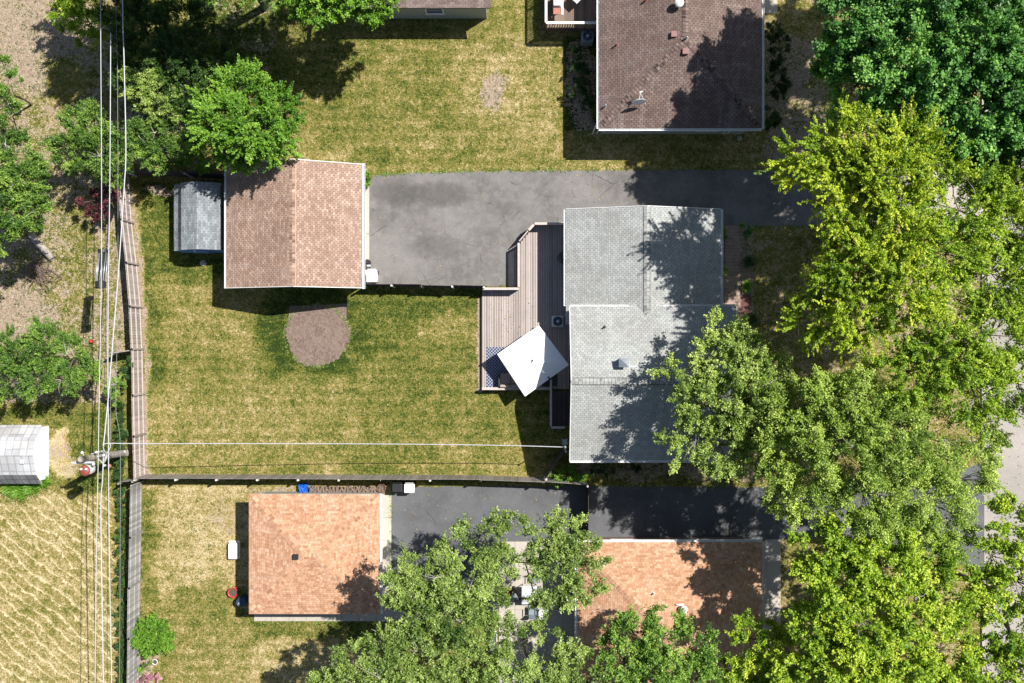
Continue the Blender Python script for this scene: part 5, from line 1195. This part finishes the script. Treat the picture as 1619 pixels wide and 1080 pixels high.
tree('oak_tree', 'broad olive green tree over the lower driveway apron', 'tree', [(1280, 650, 10.5, 60), (1350, 640, 11, 62), (1260, 720, 10, 58), (1330, 710, 11.4, 66), (1400, 690, 11.5, 62), (1290, 775, 9.8, 50), (1370, 780, 10.6, 62), (1440, 760, 10.8, 60), (1470, 700, 10.4, 55), (1480, 800, 10.2, 50), (1240, 640, 9.4, 36), (1520, 760, 9.8, 42), (1420, 835, 9.6, 40), (1330, 620, 10, 38), (1540, 700, 9.4, 36), (1245, 790, 9, 30), (1500, 845, 9.2, 30)],
     'olive2', 7, leafsize=.135, clump=2.0, shoots=8, leaves=14, L=.6, spread=.13, upw=.25, group=G1, tr=.2, bare=10, fillk=1.0, base=(1310, 690), rz=.5)
tree('linden_tree', 'lime green tree below the lower driveway in the bottom right', 'tree', [(1290, 870, 9.6, 40), (1345, 860, 10, 46), (1330, 930, 10.3, 52), (1400, 900, 10.4, 52), (1460, 890, 9.8, 42), (1300, 1000, 9.6, 50), (1370, 990, 10.5, 56), (1440, 970, 10.4, 55), (1500, 950, 9.8, 42), (1340, 1060, 10, 52), (1420, 1050, 10.3, 55), (1490, 1030, 9.8, 48), (1270, 1060, 9.2, 42), (1515, 1085, 9.5, 40), (1390, 1120, 10, 60)],
     'yellow2', 8, leafsize=.17, clump=1.9, shoots=8, leaves=14, L=.6, spread=.12, asp=.7, upw=.25, group=G1, tr=.2, bare=8, fillk=1.0, base=(1330, 935), rz=.5)
tree('linden_tree', 'lime green tree reaching in from the bottom right edge over the street', 'tree', [(1600, 830, 10, 34), (1570, 880, 9.6, 32), (1610, 920, 10, 42), (1555, 940, 9.4, 30), (1600, 1000, 9.8, 40), (1560, 1050, 9.2, 32), (1640, 1060, 9.6, 50), (1650, 880, 10, 40), (1700, 960, 10.5, 55), (1710, 840, 10.5, 45)],
     'yellow2', 9, leafsize=.17, clump=1.9, shoots=8, leaves=14, L=.6, spread=.12, asp=.7, upw=.25, group=G1, tr=.18, bare=3, fillk=1.0, base=(1495, 900), rz=.5)
tree('linden_tree', 'small lime tree covering the street side corner of the orange roof', 'tree', [(1185, 1010, 7.8, 30), (1225, 1030, 8, 34), (1190, 1065, 7.8, 34), (1240, 985, 7.6, 22), (1235, 1085, 7.8, 36), (1165, 1100, 7.6, 34)],
     'yellow2', 10, leafsize=.15, clump=2.1, shoots=8, leaves=14, L=.6, spread=.11, group=G1, tr=.18, base=(1222, 985))
# --- patio side
tree('oak_tree', 'green tree growing over the bottom of the orange roof', 'tree', [(1002, 1000, 7.8, 28), (1048, 1010, 8, 32), (1090, 1030, 8, 34), (990, 1050, 7.8, 36), (1040, 1070, 8.2, 42), (1100, 1080, 7.9, 36), (1022, 966, 7.2, 11), (1128, 1048, 7.4, 18), (972, 1022, 7.4, 18), (985, 978, 7.2, 11)],
     'mid', 11, leafsize=.15, clump=2.6, shoots=8, leaves=14, L=.55, spread=.12, group=G2, tr=.14, base=(905, 1060))
tree('oak_tree', 'dull green tree with a dark bare limb over the patio and dark driveway', 'tree', [(765, 845, 7.8, 36), (800, 825, 7.6, 20), (860, 835, 7.8, 30), (890, 850, 7.9, 36), (925, 880, 8, 32), (880, 905, 8, 42), (920, 930, 7.8, 28), (780, 890, 7.4, 28), (830, 890, 7.6, 18), (870, 955, 7.4, 20)],
     'dull', 12, leafsize=.14, clump=2.3, shoots=8, leaves=13, L=.55, spread=.12, group=G2, tr=.13, bark='dark_bark', base=(812, 930), bare=4, rz=.5)
tree('oak_tree', 'dull green tree beside the orange roofed garage and dark driveway', 'tree', [(650, 915, 8, 34), (690, 910, 8.2, 40), (735, 925, 8, 40), (660, 965, 8, 42), (710, 970, 8.2, 44), (765, 955, 7.8, 32), (640, 935, 7.6, 24), (690, 1015, 7.8, 34), (740, 1000, 7.6, 30)],
     'dull', 13, leafsize=.14, clump=2.5, shoots=8, leaves=14, L=.5, spread=.12, group=G2, tr=.14, bark='dark_bark', base=(712, 935), bare=5, rz=.5)
tree('oak_tree', 'dull green tree at the bottom edge left of the patio', 'tree', [(600, 1025, 7.8, 30), (560, 1060, 7.8, 36), (620, 1065, 8, 42), (670, 1045, 7.8, 32), (540, 1095, 7.6, 40), (610, 1115, 8, 50), (690, 1095, 7.8, 40), (515, 1075, 7.2, 18)],
     'dull', 14, leafsize=.14, clump=2.5, shoots=8, leaves=14, L=.5, spread=.12, group=G2, tr=.14, bark='dark_bark', base=(640, 1030), bare=4, rz=.5)
tree('oak_tree', 'dull green tree at the bottom edge in the middle of the patio', 'tree', [(770, 1050, 7.6, 34), (820, 1020, 7.4, 26), (810, 1070, 7.8, 38), (870, 1050, 7.6, 32), (905, 1045, 7.4, 26), (740, 1075, 7.6, 32), (860, 1095, 7.8, 42), (930, 1080, 7.6, 34), (860, 1000, 7.2, 18), (790, 990, 7.0, 18)],
     'dull', 15, leafsize=.14, clump=2.0, shoots=8, leaves=13, L=.5, spread=.12, group=G2, tr=.14, bark='dark_bark', base=(830, 1010), bare=4, rz=.5)
# --- back of the plots
tree('maple_tree', 'bright green tree overhanging the brown garage roof corner', 'tree', [(385, 150, 5.8, 38), (345, 190, 5.8, 42), (400, 200, 6.2, 48), (435, 175, 5.6, 32), (370, 228, 4.9, 32), (425, 234, 5.0, 28), (322, 212, 3.8, 20), (445, 215, 5.2, 24)],
     'bright', 21, leafsize=.14, clump=3.2, shoots=8, leaves=18, L=.65, spread=.08, upw=.05, group=G3, tr=.2, base=(420, 195), rz=.5)
tree('maple_tree', 'bright green crown reaching in at the top edge over the lawn', 'tree', [(465, -15, 6.6, 36), (510, -20, 6.8, 44), (555, -25, 6.8, 46), (595, 5, 6.2, 26), (500, 10, 6.2, 26), (540, 15, 6.2, 22), (480, -80, 7.5, 60), (560, -85, 7.5, 60), (610, -40, 6.6, 34)],
     'bright', 22, leafsize=.15, clump=2.8, shoots=8, leaves=16, L=.6, spread=.11, upw=.05, group=G3, tr=.24, base=(560, -20), rz=.6)
tree('maple_tree', 'dark green crown mostly beyond the top edge above the shaded thicket', 'tree', [(250, -140, 12, 72), (330, -150, 12, 72), (185, -135, 12, 55), (400, -165, 12, 70), (290, -225, 12.5, 80), (450, -150, 11, 60), (350, -60, 8, 45), (430, -60, 7.6, 45), (400, -48, 9, 36), (330, -52, 9.5, 40), (262, -50, 9.2, 38), (210, -60, 9, 40)],
     'mid', 23, leafsize=.17, clump=2.6, shoots=8, leaves=15, L=.6, spread=.13, group=G3, tr=.24, base=(420, 10), rz=.6)
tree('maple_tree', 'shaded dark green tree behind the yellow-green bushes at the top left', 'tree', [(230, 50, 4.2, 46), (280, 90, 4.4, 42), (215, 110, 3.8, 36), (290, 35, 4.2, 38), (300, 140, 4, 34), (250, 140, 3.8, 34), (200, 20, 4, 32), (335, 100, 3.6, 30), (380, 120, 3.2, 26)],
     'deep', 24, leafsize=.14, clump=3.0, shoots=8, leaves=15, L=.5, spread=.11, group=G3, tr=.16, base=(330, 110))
tree('locust_tree', 'yellow-green tree under the cables at the top left', 'tree', [(115, 15, 3.9, 30), (140, 35, 4, 28), (130, -15, 4, 36), (165, 55, 3.4, 14), (100, -25, 4, 30)],
     'yellow2', 25, leafsize=.12, clump=3.4, shoots=8, leaves=14, L=.45, spread=.10, group=G3, tr=.12)
tree('locust_tree', 'pale yellow-green bush crown right of the white cable', 'tree', [(225, 135, 4.4, 28), (255, 150, 4.4, 26), (215, 90, 4.0, 14), (245, 85, 4.0, 14), (270, 175, 4, 16), (240, 170, 4, 22)],
     'olive', 26, leafsize=.12, clump=3.4, shoots=8, leaves=14, L=.4, spread=.10, group=G3, tr=.12, base=(290, 180))
tree('locust_tree', 'mid green tree under the cables at the fence corner', 'tree', [(130, 200, 3.8, 32), (115, 240, 3.8, 32), (160, 235, 4.2, 36), (200, 215, 4, 30), (235, 225, 3.8, 28), (175, 270, 3.8, 24), (260, 240, 3.6, 26), (280, 220, 3.6, 22), (150, 185, 3.6, 22)],
     'mid2', 27, leafsize=.12, clump=3.2, shoots=8, leaves=14, L=.42, spread=.10, group=G3, tr=.14, base=(200, 240), bare=6, tvar=.3)
tree('maple_tree', 'green tree at the left edge beside the brush pile', 'tree', [(18, 250, 6, 34), (40, 290, 6.2, 35), (12, 320, 6.2, 40), (52, 325, 6.2, 28), (38, 358, 5.8, 20), (-20, 290, 6.4, 50), (8, 205, 5.2, 20), (-10, 370, 5.8, 28)],
     'mid2', 28, leafsize=.14, clump=2.8, shoots=8, leaves=15, L=.5, spread=.11, group=G3, tr=.18, base=(50, 345), bare=4, tvar=.3)
tree('maple_tree', 'small sparse green sapling at the upper left edge', 'tree', [(8, 110, 3, 20), (18, 140, 3, 18), (-5, 170, 3, 22), (30, 165, 2.6, 9)],
     'mid', 29, leafsize=.12, clump=2.4, shoots=7, leaves=12, L=.35, spread=.09, group=G3, tr=.06)
tree('elm_tree', 'green tree between the cables and the white walled shed', 'tree', [(35, 570, 3.8, 30), (75, 545, 3.8, 30), (115, 565, 3.9, 28), (60, 600, 3.8, 26), (100, 600, 3.8, 24), (138, 590, 3.6, 17), (10, 600, 3.6, 28), (75, 512, 3.2, 14), (15, 545, 3.4, 20), (140, 560, 3.4, 16)],
     'mid2', 30, leafsize=.12, clump=3.4, shoots=8, leaves=15, L=.5, spread=.09, upw=0, group=G3, tr=.16, bare=5, rz=.45)
def bush(label, lobes, leaf, seed, name='shrub', cat='shrub', **kw):
    d = dict(leafsize=.085, clump=7, shoots=7, leaves=14, L=.2, spread=.06, tr=.04, rz=.7, twigs=.3, part='foliage'); d.update(kw)
    return tree(name, label, cat, lobes, leaf, seed, **d)
bush('purple-red leaved shrub beside the back fence under the cables', [(140, 318, 1.8, 16), (162, 312, 1.8, 16), (155, 332, 1.5, 14), (178, 305, 1.6, 12)], 'purple', 41, clump=6, tvar=.35)
bush('round bright green bush against the bleached fence', [(240, 1006, 1.0, 27, .8), (228, 1000, .8, 18), (254, 1010, .8, 18), (238, 1018, .7, 17)], 'bright', 42, clump=11)
bush('low green plant between the white pot and the bleached fence', [(229, 1054, .35, 9)], 'mid', 43, name='garden_plant', cat='plant')
bush('pink flowering plant in the border at the bottom edge', [(222, 1077, .35, 6), (236, 1073, .35, 6), (246, 1070, .35, 6)], 'pink', 44, name='flowering_plant', cat='plant', clump=9)
bush('bright green shrub at the foot of the diagonal fence', [(880, 752, .9, 12), (898, 750, .9, 14), (915, 748, .8, 12), (905, 760, .7, 9)], 'bright', 45)
bush('green climber patch at the base of the brown garage corner', [(577, 280, .5, 7), (580, 287, .3, 5)], 'bright', 46)
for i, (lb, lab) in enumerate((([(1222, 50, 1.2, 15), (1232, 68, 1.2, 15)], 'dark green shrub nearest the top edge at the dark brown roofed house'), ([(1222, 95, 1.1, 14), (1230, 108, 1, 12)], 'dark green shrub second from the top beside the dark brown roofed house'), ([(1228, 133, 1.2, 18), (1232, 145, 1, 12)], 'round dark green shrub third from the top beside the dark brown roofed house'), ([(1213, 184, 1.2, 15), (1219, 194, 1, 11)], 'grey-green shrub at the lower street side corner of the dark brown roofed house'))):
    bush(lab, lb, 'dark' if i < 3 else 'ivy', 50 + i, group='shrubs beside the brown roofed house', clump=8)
bush('dark shrub in the shade below the grey fan unit', [(912, 95, .9, 14), (918, 120, .9, 14), (915, 145, .8, 13), (926, 165, .8, 11)], 'ivy', 56, clump=7)
def strap_plant(label, px, py, r, leaf, seed, n=120, h=.5, name='grass_clump', cat='plant', group=None):
    rng = np.random.default_rng(seed); b = P(px, py); root = thing(name, label, cat, (b.x, b.y, 0), group); R_ = r / S
    V = []; F = []; T = []
    for k in range(n):
        an = rng.uniform(0, 6.283); l = R_ * rng.uniform(.55, 1.1); hh = h * rng.uniform(.6, 1.1); wd = .022 * rng.uniform(.7, 1.4); o = rng.normal(0, R_ * .18, 2)
        d = np.array((math.cos(an), math.sin(an))); s = np.array((-d[1], d[0])) * wd; i0 = len(V)
        for t in (0, .35, .7, 1.0):
            p = o + d * l * t; z = hh * math.sin(t * 2.5) ; w_ = (1 - t * .85)
            V += [(p[0] - s[0] * w_, p[1] - s[1] * w_, z), (p[0] + s[0] * w_, p[1] + s[1] * w_, z)]
        for j in range(3): F.append((i0 + 2 * j, i0 + 2 * j + 1, i0 + 2 * j + 3, i0 + 2 * j + 2)); T.append(rng.uniform(.2, .9))
    me = bpy.data.meshes.new('blades'); me.from_pydata(V, [], F); a = me.attributes.new('tint', 'FLOAT', 'FACE'); a.data.foreach_set('value', np.array(T, dtype=np.float32)); me.materials.append(LEAF[leaf])
    link('blades', me, root); mb = MB(); mb.lathe((b.x, b.y, 0), [(R_ * .3, 0), (R_ * .2, .06), (.0, .09)], 10); mb.build('crown_base', 'soil', root)
GH = 'arching leaf clumps beside the white walled shed'
for i, (x, y, r, lab) in enumerate(((18, 772, 15, 'arching green leaf clump at the left end below the white walled shed'), (35, 776, 17, 'large arching green leaf clump in the middle below the white walled shed'), (54, 770, 15, 'arching green leaf clump at the right end below the white walled shed'), (72, 760, 13, 'arching green leaf clump around the near corner of the white walled shed'))): strap_plant(lab, x, y, r, 'bright', 60 + i, 170, .55, group=GH)
GP = 'garden plants beside the brick path'
bush('variegated blue-green plant at the driveway end of the brick path', [(1177, 364, .6, 9), (1185, 368, .5, 7)], 'maple', 65, name='garden_plant', cat='plant', group=GP)
strap_plant('dark arching plant beside the middle of the brick path', 1183, 415, 13, 'ivy', 66, 110, .4, name='garden_plant', group=GP)
strap_plant('bright green arching plant beside the sunlit end of the brick path', 1179, 453, 12, 'bright', 67, 110, .4, name='garden_plant', group=GP)
strap_plant('green arching plant at the house corner end of the brick path', 1188, 505, 12, 'ivy', 68, 110, .4, name='garden_plant', group=GP)
bush('small green plant between the grey-roofed house wall and the brick path', [(1142, 428, .5, 5), (1141, 370, .5, 6)], 'mid', 69, name='garden_plant', cat='plant', group=GP)
# ivy hedge along the outside of the back fence
bush('strip of dark green ivy along the outside of the fence above the pole', [(189 + (k % 2) * 3, 640 + 9 * k, .5, 6) for k in range(14)], 'ivy', 71, name='ivy_hedge', cat='hedge', clump=10)
bush('strip of dark green ivy along the outside of the bleached fence', [(191 + (k % 2) * 2, 775 + 12 * k, .45, 5.5) for k in range(27)], 'ivy', 72, name='ivy_hedge', cat='hedge', clump=10)
bush('dark shrub beside the pale short fence under the cables', [(200, 575, 1.6, 9), (198, 590, 1.4, 9)], 'ivy', 73)
bush('light green bush under the cables next to the green tree', [(183, 612, 1.5, 14), (176, 628, 1.3, 13), (192, 600, 1.4, 10)], 'mid', 74, bare=4)
bush('green undergrowth left of the dark fence behind the small shed', [(300, 252, 1.6, 18), (330, 255, 1.6, 18), (270, 255, 1.6, 16), (230, 255, 1.6, 16)], 'bright', 75, clump=5)
bush('low shaded shrubs under the dark thicket at the top left', [(340, 60, 1.5, 26), (370, 95, 1.5, 24), (320, 20, 1.6, 26), (400, 130, 1.3, 18)], 'dark', 76, clump=4.5)
bush('dark shrub against the lower wall of the grey-roofed house by the lower driveway', [(940, 742, .8, 10), (960, 744, .7, 9), (1010, 743, .7, 10), (1060, 744, .7, 9)], 'dark', 77, clump=8)
def scatter(name, label, pts, leaf, size, seed, tuft=0):
    rng = np.random.default_rng(seed); pts = np.array(pts); n = len(pts)
    if tuft:
        pts = np.repeat(pts, tuft, 0) + rng.normal(0, size * 1.1, (n * tuft, 3)) * np.array((1, 1, .25)); pts[:, 2] = np.abs(pts[:, 2]) + .02; n = len(pts)
    nn = nz(np.array((0, 0, 1.)) + rng.normal(0, .35 if tuft else .2, (n, 3)))
    o = leaf_mesh(name, pts, nz(np.cross(nn, rng.normal(size=(n, 3)))), nn, size * rng.uniform(.5, 1.4, n), rng.uniform(0, 1, n), leaf, None, (0, 0, 0)); tag(o, label, 'leaves' if not tuft else 'weeds', kind='stuff')
rng = np.random.default_rng(77)
def rect(n, x0, x1, y0, y1, z): return [tuple(P(x, y)[:2]) + (z,) for x, y in zip(rng.uniform(x0, x1, n), rng.uniform(y0, y1, n))]
LEAF['litter'] = leafmat('dry_fallen_leaves', (.12, .06, .02), (.24, .15, .05), (.42, .34, .12), .1)
lit = rect(110, 590, 815, 280, 445, .02) + rect(260, 900, 1300, 270, 325, .02) + rect(200, 640, 900, 775, 850, .02) + rect(420, 945, 1540, 772, 848, .02) + rect(500, 1560, 1619, 0, 1080, .03) + rect(400, 905, 1200, 731, 764, .02) + rect(120, 770, 850, 470, 600, DZ + .02)
scatter('leaf_litter', 'dry fallen leaves scattered over driveways, deck and street', lit, 'litter', .07, 5)
fl = []
for x, y in zip(rng.uniform(SX0 + .3, SX1 - .3, 500), rng.uniform(SY0 + .3, SY1 - .3, 500)):
    if rng.random() < .05 + .9 * ((x - SX0) / (SX1 - SX0)) ** 3: fl.append((x, y, slopez(y) + .02))
scatter('leaf_litter', 'dry fallen leaves lying on the grey roof under the tree', fl, 'litter', .06, 6)
edge = []
def along(pl, n, j=2.0):
    for a_, b_ in zip(pl[:-1], pl[1:]):
        for t in rng.uniform(0, 1, n): edge.append(tuple(P(a_[0] + (b_[0] - a_[0]) * t + rng.normal(0, j), a_[1] + (b_[1] - a_[1]) * t + rng.normal(0, j * .5))[:2]) + (.02,))
along([(592, 276), (660, 273), (760, 270), (900, 269), (1100, 267), (1290, 269)], 70, 1.2); along([(618, 782), (618, 870), (618, 962)], 60, .8); along([(1150, 358), (1290, 358)], 60, 1.2)
along([(235, 756), (400, 756), (600, 756), (850, 758)], 60, 1.2); along([(217, 320), (232, 480), (236, 600), (238, 740)], 60, 2); along([(945, 768), (1230, 770)], 120, 1.2); along([(405, 984), (600, 984)], 60, 1)
for t in rng.uniform(0, 6.283, 260): edge.append(tuple(P(502 + (52 + rng.normal(0, 1.5)) * math.cos(t), 531 + (49 + rng.normal(0, 1.5)) * math.sin(t))[:2]) + (.02,))
scatter('edge_tufts', 'tufts of longer grass along driveway, fence and bed edges', edge[::2], 'dull', .06, 7, 8)
wd = rect(420, 235, 750, 480, 750, .01) + rect(260, 470, 885, 60, 262, .01) + rect(200, 235, 385, 790, 1070, .01) + rect(420, 20, 150, 320, 560, .01) + rect(120, 0, 130, 0, 200, .01) + rect(160, 1180, 1300, 360, 560, .01) + rect(120, 20, 180, 780, 1070, .01)
wd = [p for p in wd if (p[0] - P(502, 531).x) ** 2 + (p[1] - P(502, 531).y) ** 2 > 4.4]
scatter('lawn_weeds', 'small clover and weed patches dotted through the lawns', wd, 'deep', .055, 8, 10)
along([], 0)
print('LEAVES', NLEAF)
